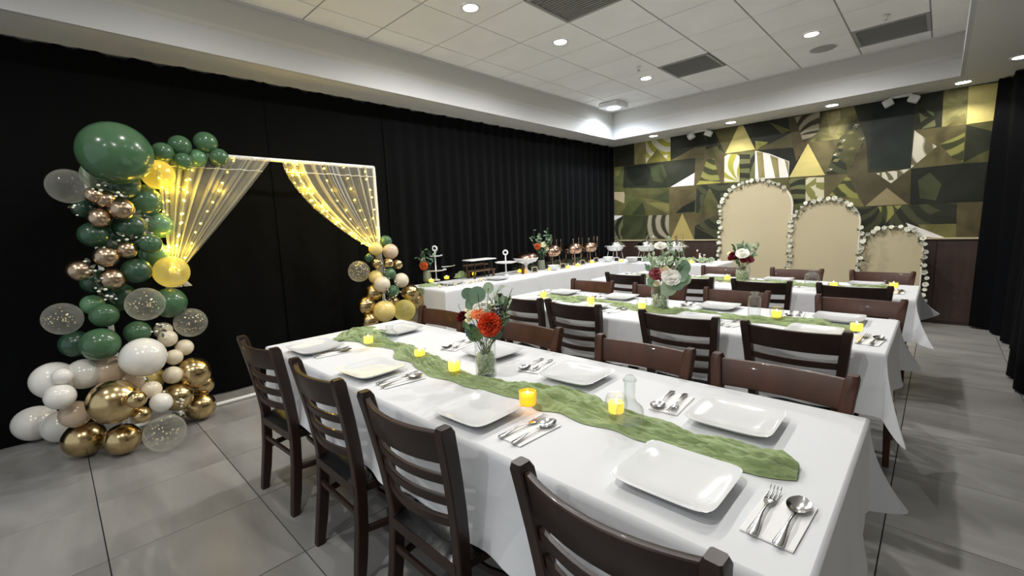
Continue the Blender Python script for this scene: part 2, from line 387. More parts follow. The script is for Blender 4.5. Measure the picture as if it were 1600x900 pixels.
# wainscot panels and cap rail on the back wall
wc = structure(MB().box(((WX0 + WX1) / 2, WY1 - .008, .52), (WX1 - WX0, .014, 1.04)).obj('trim_7', 'wainscot', smooth=0))
wp = MB().box((0, 0, 0), (1.165, .012, .98), .003).mesh('wainscot_panel', 'wainscot', 0)
for k in range(6): inst('wainscot_panel', wp, wc, (-4.1 + k * 1.17, WY1 - .02, .53))
structure(MB().box(((WX0 + WX1) / 2, WY1 - .02, 1.055), (WX1 - WX0, .045, .022), .004).obj('trim_8', 'cap_trim', smooth=0))

# mural print on the back wall: flat coloured shapes of the wallpaper
mural_polys = []
def PA(*a): mural_polys.append((a[0], [(960 + a[i] / 4.5, 200 + a[i + 1] / 4.5) for i in range(1, len(a), 2)]))
def PB(*a): mural_polys.append((a[0], [(1180 + a[i] / 4.5, 170 + a[i + 1] / 4.5) for i in range(1, len(a), 2)]))
def PC(*a): mural_polys.append((a[0], [(1260 + a[i] / 3.215, 120 + a[i + 1] / 3.215) for i in range(1, len(a), 2)]))
PA('dk', 0, 60, 140, 60, 135, 260, 0, 275); PA('mus2', 140, 80, 222, 80, 222, 250, 145, 258); PA('leafY', 222, 60, 395, 60, 395, 230, 222, 250)
PA('ol2', 222, 248, 300, 150, 395, 248); PA('dk', 395, 60, 560, 0, 780, -20, 780, 110, 395, 230); PA('olb', 395, 230, 560, 140, 640, 130, 650, 210)
PA('dkl', 560, 20, 640, 10, 660, 130, 640, 130); PA('dkl', 700, 20, 780, 0, 780, 180, 735, 150); PA('dk', 60, 270, 570, 210, 572, 312, 395, 418, 60, 430)
PA('blk', 90, 275, 230, 262, 260, 300, 230, 400, 150, 410, 90, 350); PA('ol5', 250, 270, 340, 255, 370, 330, 340, 385, 270, 370); PA('ol3', 0, 275, 70, 270, 60, 445, 0, 445)
PA('ygd', 0, 275, 50, 272, 35, 330, 0, 350); PA('white', 395, 415, 570, 312, 560, 402); PA('br', 572, 210, 780, 188, 772, 388, 560, 402)
PA('leafG', 595, 385, 650, 220, 700, 215, 745, 380); PA('yg', 575, 400, 600, 370, 745, 378, 745, 386); PA('leafY', 775, 200, 800, 184, 860, 182, 880, 200, 880, 380, 772, 388)
PA('leafD', 880, 180, 995, 165, 990, 350, 880, 385); PA('ol', 700, 0, 865, -20, 780, 180); PA('mus', 780, 180, 872, -12, 915, -18, 990, 150)
PA('dk', 905, -40, 1080, -70, 1080, 90, 990, 150)
PA('tan', 0, 450, 75, 450, 70, 530, 0, 500); PA('ol4', 60, 420, 390, 425, 390, 520, 75, 470); PA('ol5', 270, 500, 385, 430, 385, 530)
PA('ol3', 75, 470, 220, 520, 215, 610, 75, 615); PA('ol5', 120, 610, 200, 520, 220, 610); PA('ygd', 220, 520, 385, 530, 385, 605, 330, 580); PA('br', 390, 415, 590, 400, 560, 600, 390, 600)
PA('blk', 430, 600, 470, 560, 570, 505, 565, 590, 480, 595); PA('dkl', 580, 400, 880, 380, 770, 600, 570, 600); PA('ol4', 590, 600, 670, 420, 770, 600)
PA('white', 0, 615, 60, 615, 0, 665); PA('leafD', 0, 650, 60, 620, 60, 780, 0, 780); PA('ol5', 65, 615, 235, 615, 215, 780, 60, 780); PA('leafB', 235, 615, 385, 610, 385, 778, 215, 780)
PA('br', 385, 605, 780, 600, 780, 790, 385, 785); PA('mus3', 395, 785, 478, 600, 562, 785); PA('dkl', 565, 690, 690, 620, 760, 640, 760, 790); PA('blk', 565, 692, 740, 785, 565, 785)
PB('br', 230, 480, 660, 450, 780, 690, 230, 900)
PB('dk', 0, 60, 300, 20, 330, 290, 240, 480, 80, 240, 0, 220); PB('ygd', 100, 95, 250, 150, 190, 178); PB('yg', 0, 225, 95, 235, 5, 290)
PB('olb', 20, 290, 250, 170, 330, 260, 290, 280); PB('blk', 20, 290, 290, 270, 320, 350, 245, 480, 100, 330); PB('white', 0, 295, 100, 315, 240, 370, 235, 482, 0, 495)
PB('mus2', 10, 302, 55, 308, 70, 486, 25, 490); PB('mus2', 105, 325, 160, 348, 172, 484, 142, 486); PB('mus2', 207, 358, 235, 372, 235, 470)
PB('br', 230, 60, 300, 10, 370, 245, 290, 370, 260, 240); PB('leafB', 280, 60, 480, 0, 440, 170, 340, 240); PB('mott', 440, 180, 500, 10, 740, -20, 590, 215, 385, 235)
PB('mus2', 500, 30, 600, 10, 600, 90, 560, 200, 520, 160)
PB('mus', 240, 482, 372, 243, 492, 466); PB('olb', 370, 235, 585, 220, 500, 462); PB('dkl', 498, 462, 590, 220, 740, 30, 830, 0, 800, 455); PB('ol4', 600, 220, 700, 120, 760, 230, 650, 450)
for i_, (a, b) in enumerate([(610, 175), (610, 225), (600, 270), (575, 320), (570, 362), (520, 430), (672, 168), (745, 210), (680, 280), (710, 120)]):
    PB('leafW' if i_ % 2 else 'ygd', a - 28, b + 8, a - 4, b - 12, a + 26, b - 8, a + 6, b + 12)
PB('br2', 645, 458, 780, 215, 812, 470, 740, 640); PB('leafD', 235, 490, 355, 485, 355, 640, 280, 740); PB('leafY2', 355, 485, 485, 478, 485, 630, 355, 650)
PB('olb', 485, 475, 645, 460, 770, 680, 690, 692, 485, 630); PB('leafG', 520, 610, 640, 480, 680, 490, 728, 632); PB('ygd', 600, 632, 728, 632, 768, 686, 680, 690)
PB('br2', 650, 458, 1080, 430, 1080, 680, 768, 686); PB('dkl', 700, 692, 1080, 680, 1080, 900, 780, 960, 720, 780)
PC('dk', 240, 110, 550, 80, 530, 460, 310, 480, 300, 320); PC('dkb', 330, 120, 550, 90, 520, 460, 320, 460); PC('dk', 550, 100, 690, 60, 700, 260, 540, 268)
PC('leafD', 560, 150, 640, 180, 650, 250, 580, 262); PC('mott', 690, 70, 815, 40, 800, 240, 680, 252); PC('ygd', 700, 250, 795, 180, 800, 240); PC('mus', 815, 50, 1000, 25, 975, 215, 803, 240)
PC('mott', 975, 212, 995, 30, 1100, 0, 1090, 205); PC('olb', 540, 268, 800, 240, 780, 440, 720, 462, 525, 460); PC('leafW', 543, 270, 655, 350, 525, 460); PC('leafG', 670, 340, 800, 280, 790, 430, 735, 410)
PC('ol4', 800, 243, 1100, 200, 1090, 425, 785, 435); PC('dk', 805, 243, 1050, 300, 790, 430); PC('blk', 525, 462, 785, 435, 1060, 420, 1050, 620, 760, 632, 520, 642); PC('ol5', 560, 520, 620, 480, 680, 540, 650, 620, 570, 610)
PC('leafW', 350, 485, 520, 462, 425, 535); PC('tan2', 295, 650, 405, 558, 510, 640)
PC('dkl', 520, 645, 760, 632, 755, 800, 500, 735); PC('dk', 600, 700, 755, 640, 755, 735); PC('ygd', 560, 742, 752, 738, 752, 815, 620, 800)
PC('br', 757, 632, 1050, 622, 1050, 830, 750, 830); PC('white', 500, 733, 600, 770, 700, 815, 540, 800); PC('leafG', 360, 652, 480, 645, 400, 735)
names_ = sorted({k for k, _ in mural_polys}); names_.insert(0, 'ol')
mm = MB(); YM = WY1 - .004
a_, b_ = Vector((WX0, YM, 1.05)), Vector((WX1, YM, SOF + .02))
mm.add([(WX0, YM, 1.05), (WX1, YM, 1.05), (WX1, YM, SOF), (WX0, YM, SOF)], [(0, 1, 2, 3)], 0)
for n_, (k, poly) in enumerate(mural_polys):
    pts = [hy(u, v, WY1) for u, v in poly]
    pts = [(p.x, YM - .0002 - n_ * .00006, min(max(p.z, 1.06), SOF)) for p in pts]
    ar = sum(pts[i][0] * pts[(i + 1) % len(pts)][2] - pts[(i + 1) % len(pts)][0] * pts[i][2] for i in range(len(pts)))
    idx = tuple(range(len(pts))); mm.add(pts, [idx if ar > 0 else idx[::-1]], names_.index(k, 1))
mo = mm.obj('wallpaper', ['print_' + k for k in names_], wb, smooth=0)

# ------------------------------------------------------------------ ceiling fittings
lamp_disc_me = MB().lathe([(0.0001, 0), (.062, 0)], 24).mesh('lens', 'lamp_disc', 180)
lamp_cool_me = MB().lathe([(0.0001, 0), (.10, 0)], 24).mesh('lens', 'lamp_cool', 180)
trim_me = MB().lathe([(.063, .004), (.063, -.002), (.078, -.006), (.087, -.002), (.087, .004)], 28).mesh('trim_ring', 'lamp_trim')
def downlight(x, y, z, watts, label, group=None, size=.028, blend=.6, angle=172, col=(1, .975, .945)):
    t = empty('ceiling_downlight', (x, y, z)); tag(t, label, 'light', group)
    inst('trim_ring', trim_me, t, (0, 0, -.004)); inst('lens', lamp_disc_me, t, (0, 0, -.006), (PI, 0, 0))
    l = bpy.data.lights.new('downlight_lamp', 'SPOT'); l.energy = watts; l.spot_size = math.radians(angle); l.spot_blend = blend; l.shadow_soft_size = size; l.color = col
    lo = bpy.data.objects.new('downlight_lamp', l); COL.objects.link(lo); lo.parent = t; lo.location = (0, 0, -.03)
    return t
for (x, y), lb in zip(SPOTS_TRAY, ['bright round ceiling downlight at the top edge above the front table', 'bright round ceiling downlight between the two grey grilles nearest the camera', 'bright round ceiling downlight just left of the small grey grille and near the blue-white spotlight', 'bright round ceiling downlight beside the round ceiling speaker']):
    downlight(x, y, CEIL - .008, W_TRAY, lb)
for (x, y, wt), lb in zip(SPOTS_TRAY_ADDED, ['ceiling downlight just above the frame over the middle table', 'ceiling downlight just above the frame over the front table', 'ceiling downlight above the leftmost chairs of the front table', 'ceiling downlight directly over the nearest chair', 'ceiling downlight behind the camera on the curtain side', 'ceiling downlight behind the camera on the open side']): downlight(x, y, CEIL - .008, wt, lb)
for (x, y), lb in zip(SPOTS_SOFFIT, ['small soffit downlight nearest the dark curtain corner above the mural', 'small soffit downlight above the bright mustard triangle of the mural', 'small soffit downlight above the middle of the mural', 'small soffit downlight above the right part of the mural', 'round downlight in the wide right hand soffit at the edge of the photo']):
    downlight(x, y, SOF - .001, W_SOFFIT, lb, col=(1, .93, .78), angle=120)
# square surface spotlight in the tray corner
sq = empty('square_spotlight', (-3.83, 6.42, CEIL - .005)); tag(sq, 'square surface mounted spotlight glowing blue-white in the ceiling corner', 'light')
MB().box((0, 0, -.04), (.34, .34, .07), .01).obj('housing', 'lamp_trim', sq)
inst('lens', lamp_cool_me, sq, (0, 0, -.078), (PI, 0, 0))
l = bpy.data.lights.new('spot_lamp', 'SPOT'); l.energy = 60; l.spot_size = math.radians(160); l.spot_blend = .8; l.shadow_soft_size = .06; l.color = (.8, .9, 1)
lo = bpy.data.objects.new('spot_lamp', l); COL.objects.link(lo); lo.parent = sq; lo.location = (0, 0, -.1)
sp = empty('ceiling_speaker', (-1.084, 6.33, CEIL)); tag(sp, 'round grey ceiling speaker grille beside a downlight', 'speaker')
MB().lathe([(.0001, -.016), (.11, -.014), (.125, -.008)], 28).obj('grille', 'speaker_grille', sp); MB().lathe([(.125, -.008), (.135, -.012), (.14, -.006)], 28).obj('rim', 'lamp_trim', sp)
for (u, v, lb) in ((998, 104, 'small sprinkler head on the ceiling above the small grey grille'), (1385, 24, 'small sprinkler head on the ceiling near the corner grille')):
    p = hz(u, v, CEIL - .01)
    t = empty('fire_sprinkler', p); tag(t, lb, 'sprinkler')
    MB().lathe([(.0001, 0), (.03, -.002), (.03, -.006), (.012, -.008), (.008, -.03), (.0001, -.03)], 14).obj('body', 'lamp_trim', t)
    MB().lathe([(.0001, -.045), (.018, -.045), (.018, -.042), (.0001, -.04)], 12).obj('deflector', 'steel', t); MB().tube([(0, 0, -.028), (0, 0, -.044)], .003, 6).obj('strut', 'steel', t)
for (u1, v1, u2, v2, lb) in ((1080, 208, 1107, 204, 'pair of small white spot heads on a bar above the left part of the mural'), (1388, 158, 1428, 152, 'pair of small white spot heads on a bar above the right part of the mural')):
    a = hy(u1, v1, 7.42); b = hy(u2, v2, 7.42); c = (a + b) / 2
    t = empty('twin_spotlight', (c.x, 7.42, SOF)); tag(t, lb, 'light'); d = (b.x - a.x) / 2
    MB().box((0, 0, -.012), (2 * d * .9, .05, .024), .004).obj('bar', 'lamp_trim', t)
    for sx in (-1, 1):
        h = MB().box((sx * d, 0, -.065), (.10, .08, .085), .008, Matrix.Rotation(sx * .45, 3, 'Y')).obj('spot_head', 'lamp_trim', t)

# ------------------------------------------------------------------ curtains
def curtain(name, fn, s0, s1, z0, z1, label, group, matn='curtain_black', seed=0, pitch=.11, amp=.03, loc=None):
    rnd = random.Random(seed); ph = [rnd.uniform(0, 6) for _ in range(6)]; L = s1 - s0; n = int(L / .012); rows = []
    bt = [rnd.uniform(-.01, .012) for _ in range(n + 1)]
    for j, tz in enumerate([0, .02, .06, .15, .3, .45, .6, .75, .88, .95, 1]):
        row = []
        for i in range(n + 1):
            s = s0 + L * i / n
            w1 = math.sin(2 * PI * s / pitch + ph[0] + 1.3 * math.sin(s * 3.1 + ph[1])) * amp * (.45 + .55 * tz)
            w2 = math.sin(2 * PI * s / (pitch * 3.3) + ph[2] + .5 * tz) * amp * .9 * tz
            w3 = abs(math.sin(PI * s / .9 + ph[3])) * amp * .5
            p, nrm = fn(s); z = z1 + (z0 - z1) * tz
            if j == 0: z += .012 * math.sin(s * 23 + ph[4]) + .006 * math.sin(s * 61)
            row.append(p + nrm * (w1 + w2 + w3) + Vector((0, 0, z)))
        rows.append(row)
    c = sum((r[n // 2] for r in rows), Vector()) / len(rows); base = Vector((c.x, c.y, 0))
    o = MB().grid([[p - base for p in r] for r in rows]).obj(name, matn, smooth=180); o.location = base
    tag(o, label, 'curtain', group); return o
def left_line(s): return Vector((-4.60 + .012 * s, s, 0)), Vector((1, 0, 0))
seams = [-2.9, -1.2, .25, 1.55, 2.75, 3.95, 5.15, 6.35, 7.53]
clabs = ['black floor-length curtain panel behind the camera side of the left wall', 'black floor-length curtain panel at the far left edge behind the white balloons', 'black curtain panel directly behind the tall left balloon column', 'black curtain panel seen through the opening of the white frame',
         'black curtain panel behind the right post of the white frame', 'black curtain panel behind the white tiered stands', 'black curtain panel behind the wooden riser and fruit bowl', 'black curtain panel behind the copper chafing dishes on the side table']
for i in range(8):
    curtain('black_curtain', left_line, seams[i], seams[i + 1] + .05, .035 if i > 1 else .006, SOF - .015, clabs[i], 'black curtains along the left wall', seed=i, amp=.009 if i < 4 else .02, pitch=.31 if i < 4 else .17)
PTS = [(.40, 7.5), (.54, 7.1), (.66, 6.6), (.62, 6.0), (.60, 5.3), (.56, 4.7), (.66, 4.3), (.9, 4.0)]
def curve_pts(P):
    out = []
    for i in range(len(P) - 1):
        for k in range(10):
            t = k / 10; p0 = P[max(i - 1, 0)]; p1 = P[i]; p2 = P[i + 1]; p3 = P[min(i + 2, len(P) - 1)]
            out.append(tuple(.5 * ((2 * p1[a]) + (-p0[a] + p2[a]) * t + (2 * p0[a] - 5 * p1[a] + 4 * p2[a] - p3[a]) * t * t + (-p0[a] + 3 * p1[a] - 3 * p2[a] + p3[a]) * t ** 3) for a in range(2)))
    return out + [P[-1]]
CP = curve_pts(PTS); CL = [0]
for i in range(1, len(CP)): CL.append(CL[-1] + math.dist(CP[i], CP[i - 1]))
def right_line(s):
    for i in range(1, len(CP)):
        if CL[i] >= s or i == len(CP) - 1:
            t = (s - CL[i - 1]) / (CL[i] - CL[i - 1]); a = Vector((*CP[i - 1], 0)); b = Vector((*CP[i], 0)); d = (b - a).normalized()
            return a.lerp(b, t), Vector((-abs(d.y), -d.x * (1 if d.y < 0 else -1), 0)).normalized()
curtain('black_curtain', right_line, 0, 1.7, .02, SOF - .01, 'black curtain at the right edge of the photo, next to the mural', None, 'curtain_navy', 31, .33, .05)
curtain('black_curtain', right_line, 1.7, CL[-1], .02, SOF - .01, 'black curtain at the right edge of the photo, pooling nearer the camera', None, 'curtain_navy', 32, .36, .06)

# ------------------------------------------------------------------ arched boards with rose garlands
rose_me = None
def petal_rows(r, a0, wid, h, open_, z0, n=5, m=4, curl=.3):
    rows = []
    for j in range(m + 1):
        t = j / m; rr = r * (.35 + open_ * t ** 1.3 + (curl * (t - .7) if t > .7 else 0)); z = z0 + h * math.sin(t * PI * .5)
        w = wid * math.sin(PI * (.18 + .72 * t)) ** .6
        rows.append([Vector((rr * math.cos(a0 + (k / n - .5) * w), rr * math.sin(a0 + (k / n - .5) * w), z - .12 * h * abs(k / n - .5) * 2 * t)) for k in range(n + 1)])
    return rows
def make_rose(r, layers=5, mats=None, seed=1):
    rnd = random.Random(seed); m = MB(); m.sphere((0, 0, r * .1), r * .33, 8, 5)
    for l in range(layers):
        k = 3 + l; f = (l + 1) / layers
        for q in range(k):
            m.grid(petal_rows(r * (.35 + .55 * f), 2 * PI * q / k + l * 1.1 + rnd.uniform(-.1, .1), 2.6 / (1 + .18 * l), r * (.95 - .35 * f), .15 + .55 * f, -r * .25 - r * .1 * f, 5, 4, .5))
    return m
def make_carnation(r, seed=1, npet=110, pw=.24):
    rnd = random.Random(seed); m = MB()
    for i in range(npet):
        z = 1 - 1.55 * (i + .5) / npet; a = i * 2.39996; s_ = math.sqrt(max(0, 1 - z * z)); d = Vector((s_ * math.cos(a), s_ * math.sin(a), z * .8)).normalized()
        t1 = d.orthogonal().normalized(); t1 = Matrix.Rotation(rnd.uniform(0, 6.28), 3, d) @ t1; t2 = d.cross(t1)
        rr = r * rnd.uniform(.86, 1.05); w = r * pw; rows = []
        for j, (tt, ww) in enumerate(((.25, .2), (.7, .8), (1, 1.15))):
            rows.append([d * rr * tt + t1 * w * ww * (k - 2) / 2 + t2 * (w * .35 * (1 if k % 2 else -1) * tt) + d * (.06 * r * (k % 2) * tt) for k in range(5)])
        m.grid(rows)
    return m
def leaf_mesh(m, p, d, L, W, up=Vector((0, 0, 1)), bend=.2, n=4):
    d = Vector(d).normalized(); s_ = d.cross(up); s_ = s_.normalized() if s_.length > .01 else Vector((1, 0, 0)); u = s_.cross(d)
    rows = []
    for j in range(n + 1):
        t = j / n; w = W * .5 * math.sin(PI * min(1, max(.04, t * .96 + .02))) ** .75; c = Vector(p) + d * L * t - u * bend * L * t * t
        rows.append([c - s_ * w + u * w * .25, c, c + s_ * w + u * w * .25])
    m.grid(rows)
def round_leaf(m, p, nrm, r, n=9):
    nrm = Vector(nrm).normalized(); a = nrm.orthogonal().normalized(); b = nrm.cross(a); p = Vector(p)
    m.add([p - nrm * r * .12] + [p + (a * math.cos(2 * PI * k / n) + b * math.sin(2 * PI * k / n)) * r * (1.05 if k else 1.25) for k in range(n)], [(0, 1 + k, 1 + (k + 1) % n) for k in range(n)])

garland_rose = make_rose(.026, 3, seed=5).mesh('rose', 'bloom_white', 180)
def rose_line(pts, name, label, yoff, step=.075, seed=0, group=None):
    rnd = random.Random(seed); L = [0]
    for i in range(1, len(pts)): L.append(L[-1] + (pts[i] - pts[i - 1]).length)
    t = empty(name, pts[0]); tag(t, label, 'garland', group); s = 0; lv = MB(); path = []
    o = pts[0]
    while s < L[-1]:
        i = next(k for k in range(1, len(pts)) if L[k] >= s); f = (s - L[i - 1]) / (L[i] - L[i - 1]); p = pts[i - 1].lerp(pts[i], f) + Vector((rnd.uniform(-.015, .015), yoff, rnd.uniform(-.012, .012)))
        path.append(p - o)
        inst('rose', garland_rose, t, p - o + Vector((0, -.02, 0)), (PI / 2 + rnd.uniform(-.5, .5), rnd.uniform(-.6, .6), 0), rnd.uniform(.75, 1.15))
        for q in range(3):
            dd = Vector((rnd.uniform(-1, 1), rnd.uniform(-.8, .1), rnd.uniform(-1, 1)))
            leaf_mesh(lv, p - o + dd * .015 + Vector((0, 0, -step * .4)), dd, rnd.uniform(.025, .042), .02, Vector((0, -1, .2)))
        s += step * rnd.uniform(.8, 1.2)
    lo_ = lv.obj('leaves', 'garland_leaf', t, smooth=180); lo_['kind'] = 'stuff'
    MB().tube(path, .004, 5).obj('vine', 'twig', t)
    return t
def arch_board(x0, x1, ztop, y, label):
    r = (x1 - x0) / 2; cx = (x0 + x1) / 2; zs = ztop - r * .82; n = 28
    out = [(-r, 0)] + [(-r * math.cos(PI * k / n), zs + (ztop - zs) * math.sin(PI * k / n)) for k in range(n + 1)] + [(r, 0)]
    t = empty('arched_backdrop_board', (cx, y, 0)); tag(t, label, 'board')
    N = len(out); m = MB()
    i_ = [(p[0] * (1 - .012 / r), p[1] - (.012 if p[1] > .1 else 0)) for p in out]
    m.add([(p[0], -.016, p[1]) for p in i_] + [(p[0], .016, p[1]) for p in i_], [tuple(range(N))[::-1], tuple(range(N, 2 * N))])
    m.obj('panel', 'arch_fabric', t, smooth=0)
    e = MB(); ring = []
    for (a, b), (c, d) in zip(out, i_): ring.append([Vector((a, -.022, b)), Vector((a, .022, b)), Vector((c, .022, d)), Vector((c, -.022, d))])
    e.sweep(ring); e.obj('rim', 'arch_edge', t)
    MB().box((0, .13, .012), (r * 1.2, .26, .02), .003).obj('foot', 'arch_edge', t)
    W_ = [Vector((cx + a, y, b)) for a, b in out]
    return W_, n
A1, n_ = arch_board(-2.44, -1.485, 1.93, 7.22, 'tall beige arched backdrop board, left and tallest of three')
A2, n_ = arch_board(-1.475, -.72, 1.60, 7.14, 'middle beige arched backdrop board')
A3, n_ = arch_board(-.72, -.115, 1.225, 7.20, 'short beige arched backdrop board, right and lowest of three')
def along(A, i0, i1, zmin=.3):
    pts = A[i0:i1]
    if i0 == 0: pts = [Vector((A[0].x, A[0].y, zmin))] + list(A[1:i1])
    if i1 >= len(A): pts = list(A[i0:-1]) + [Vector((A[-1].x, A[-1].y, zmin))]
    return pts
rose_line(along(A1, 0, 24), 'rose_garland', 'garland of small white roses up the left side of the tallest arch', -.03, .07, 1)
rose_line(along(A2, 0, 26), 'rose_garland', 'garland of small white roses around the left side and top of the middle arch', -.03, .07, 2)
rose_line([Vector((-.70, 7.1, 1.22)), Vector((-.69, 7.1, 1.05)), Vector((-.70, 7.1, .3))] , 'rose_garland', 'short garland of white roses hanging down the right side of the middle arch', -.03, .07, 3)
rose_line(along(A3, 14 - 12, 29), 'rose_garland', 'garland of small white roses over the top of the lowest arch', -.03, .07, 4)
rose_line([Vector((-.115, 7.2, 1.0)), Vector((-.10, 7.2, .86)), Vector((-.07, 7.19, .6)), Vector((-.08, 7.18, .3))], 'rose_garland', 'garland of white roses hanging at the right side of the lowest arch', -.03, .075, 6)

# ------------------------------------------------------------------ tables and cloths
TOPZ = .76
def table_under(x0, x1, y0, y1, label, z=TOPZ):
    cx, cy = (x0 + x1) / 2, (y0 + y1) / 2
    t = empty('dining_table', (cx, cy, 0)); tag(t, label, 'table')
    MB().box((0, 0, z - .024), (x1 - x0 - .03, y1 - y0 - .03, .032), .004).obj('tabletop', 'table_wood', t)
    n = 2 if x1 - x0 > 2 else 1
    for k in range(n):
        px = (k - .5 * (n - 1)) * (x1 - x0) * .5
        b = MB(); b.lathe([(.0001, .05), (.1, .045), (.05, .075), (.035, .1), (.035, z - .06), (.05, z - .045), (.0001, z - .04)], 16, (px, 0, 0)); b.obj('pedestal', 'table_metal', t)
        f = MB()
        for a in range(4):
            d = Vector((math.cos(a * PI / 2 + PI / 4), math.sin(a * PI / 2 + PI / 4), 0))
            f.tube([Vector((px, 0, .05)), Vector((px, 0, .045)) + d * .18, Vector((px, 0, .02)) + d * .34, Vector((px, 0, .012)) + d * .37], [.035, .03, .022, .012], 8)
        f.obj('cross_foot', 'table_metal', t)
    return t
def ease(t): return t * t * (3 - 2 * t)
def cloth(x0, x1, y0, y1, d, label, seed=0, z=TOPZ + .003, tips=None, amp=.010, matn='cloth_white', name='tablecloth', group=None, tw=(.13,)*4):
    rnd = random.Random(seed); cx, cy = (x0 + x1) / 2, (y0 + y1) / 2; hx_, hy_ = (x1 - x0) / 2, (y1 - y0) / 2
    per = []   # (base point, outward, kind phi, corner id)
    corners = [(hx_, hy_, 0), (-hx_, hy_, 1), (-hx_, -hy_, 2), (hx_, -hy_, 3)]
    tips = tips or {}
    NC = 22
    for ci in range(4):
        X, Y, q = corners[ci]; a0 = q * PI / 2
        for k in range(NC + 1):
            ph = k / NC; a = a0 + ph * PI / 2; per.append((Vector((X, Y, 0)), Vector((math.cos(a), math.sin(a), 0)), ph, q))
        X2, Y2, _ = corners[(ci + 1) % 4]; L = math.hypot(X2 - X, Y2 - Y); n = max(6, int(L / .03)); a = a0 + PI / 2
        for k in range(1, n): per.append((Vector((X + (X2 - X) * k / n, Y + (Y2 - Y) * k / n, 0)), Vector((math.cos(a), math.sin(a), 0)), -k / n, q))
    phs = [rnd.uniform(0, 6.28) for _ in range(8)]
    P = len(per); M = 14; rows = []; acc = [0]
    for i in range(1, P): acc.append(acc[-1] + (per[i][0] - per[i - 1][0]).length + (.012 if per[i][2] >= 0 else 0))
    for j in range(M + 1):
        t = j / M; row = []
        for i, (b, nr, ph, q) in enumerate(per):
            s = acc[i]; rip = (math.sin(s * 9 + phs[0]) + .7 * math.sin(s * 17 + phs[1]) + .5 * math.sin(s * 29 + phs[2] + t)) * amp * t
            cs = 0
            if ph >= 0:
                pk, dr, wd = tips.get(q, (.13, .06, .16)); g = math.exp(-((ph - .5) / wd) ** 2)
                fl = .012 + .02 * t + pk * g * t - .01 * t * (1 - g); dd = d + dr * g * t
            else:
                e = min(-ph, 1 + ph); L_ = 1
                fl = .012 + .022 * t + rip; dd = d + .008 * math.sin(s * 5 + phs[3]) + .005 * math.sin(s * 13 + phs[4])
                dist_c = min(-ph, 1 + ph); fl -= .01 * t * math.exp(-(dist_c / .03) ** 2)
            if t < .12:
                q_ = t / .12; fl_ = .012 * math.sin(q_ * PI / 2); zz = -.012 * (1 - math.cos(q_ * PI / 2)) - .0; pos = b + nr * fl_ + Vector((0, 0, zz + .0))
            else:
                q_ = (t - .12) / .88; pos = b + nr * (.012 + (fl - .012) * q_ ** .9) + Vector((0, 0, -.012 - (dd - .012) * q_))
            row.append(pos + Vector((0, 0, z)))
        row.append(row[0]); rows.append(row)
    m = MB(); m.grid(rows)
    nx, ny = 24, 10; top = [[Vector((-hx_ + 2 * hx_ * i / nx, -hy_ + 2 * hy_ * k / ny, z + (.0008 * math.sin(i * 1.3) * math.sin(k * 1.9 + seed) if 0 < i < nx and 0 < k < ny else 0))) for i in range(nx + 1)] for k in range(ny + 1)]
    m.grid(top)
    hem = [p + Vector((0, 0, 0)) for p in rows[-1]]; hem2 = [p + Vector((0, 0, -.004)) for p in rows[-1]]; m.grid([hem, hem2])
    o = m.obj(name, matn, smooth=60); o.location = (cx, cy, 0); tag(o, label, 'tablecloth', group); return o
T1 = (-2.785, -.125, .815, 1.705); T2 = (-2.80, -.14, 2.575, 3.43); T3 = (-2.86, -.09, 4.30, 5.12)
table_under(*T1, 'dark pedestal dining table under the front white cloth'); table_under(*T2, 'dark pedestal dining table under the middle white cloth'); table_under(*T3, 'dark pedestal dining table under the rear white cloth')
cloth(*T1, .305, 'white cloth on the front dining table nearest the camera', 1, tips={0: (.13, .02, .15), 3: (.05, .04, .15), 1: (.03, .02, .15), 2: (.02, .02, .15)})
cloth(*T2, .30, 'white cloth on the middle dining table', 2, tips={0: (.16, .02, .15), 3: (.11, .09, .15)}, amp=.012)
cloth(*T3, .30, 'white cloth on the rear dining table in front of the arches', 3, tips={0: (.17, -.05, .15), 3: (.14, .02, .17)}, amp=.012)
B1 = (-4.40, -3.68, 2.81, 4.30); B2 = (-4.42, -3.72, 4.33, 7.02); B3 = (-3.70, -2.19, 6.36, 7.02)
for bx, lb, lc in ((B1, 'dark table under the near white cloth of the side buffet', 'white cloth on the near buffet table with tiered stands'), (B2, 'dark table under the white cloth with copper chafing dishes', 'white cloth on the buffet table along the curtain with copper chafers'), (B3, 'dark table under the white cloth of the cross buffet', 'white cloth on the buffet table standing across in front of the wainscot')):
    table_under(*bx, lb); cloth(*bx, .47, lc, int(bx[2] * 7), tips={3: (.07, .03, .12), 2: (.05, .03, .15), 0: (.04, .02, .15), 1: (.04, .02, .15)}, amp=.007)

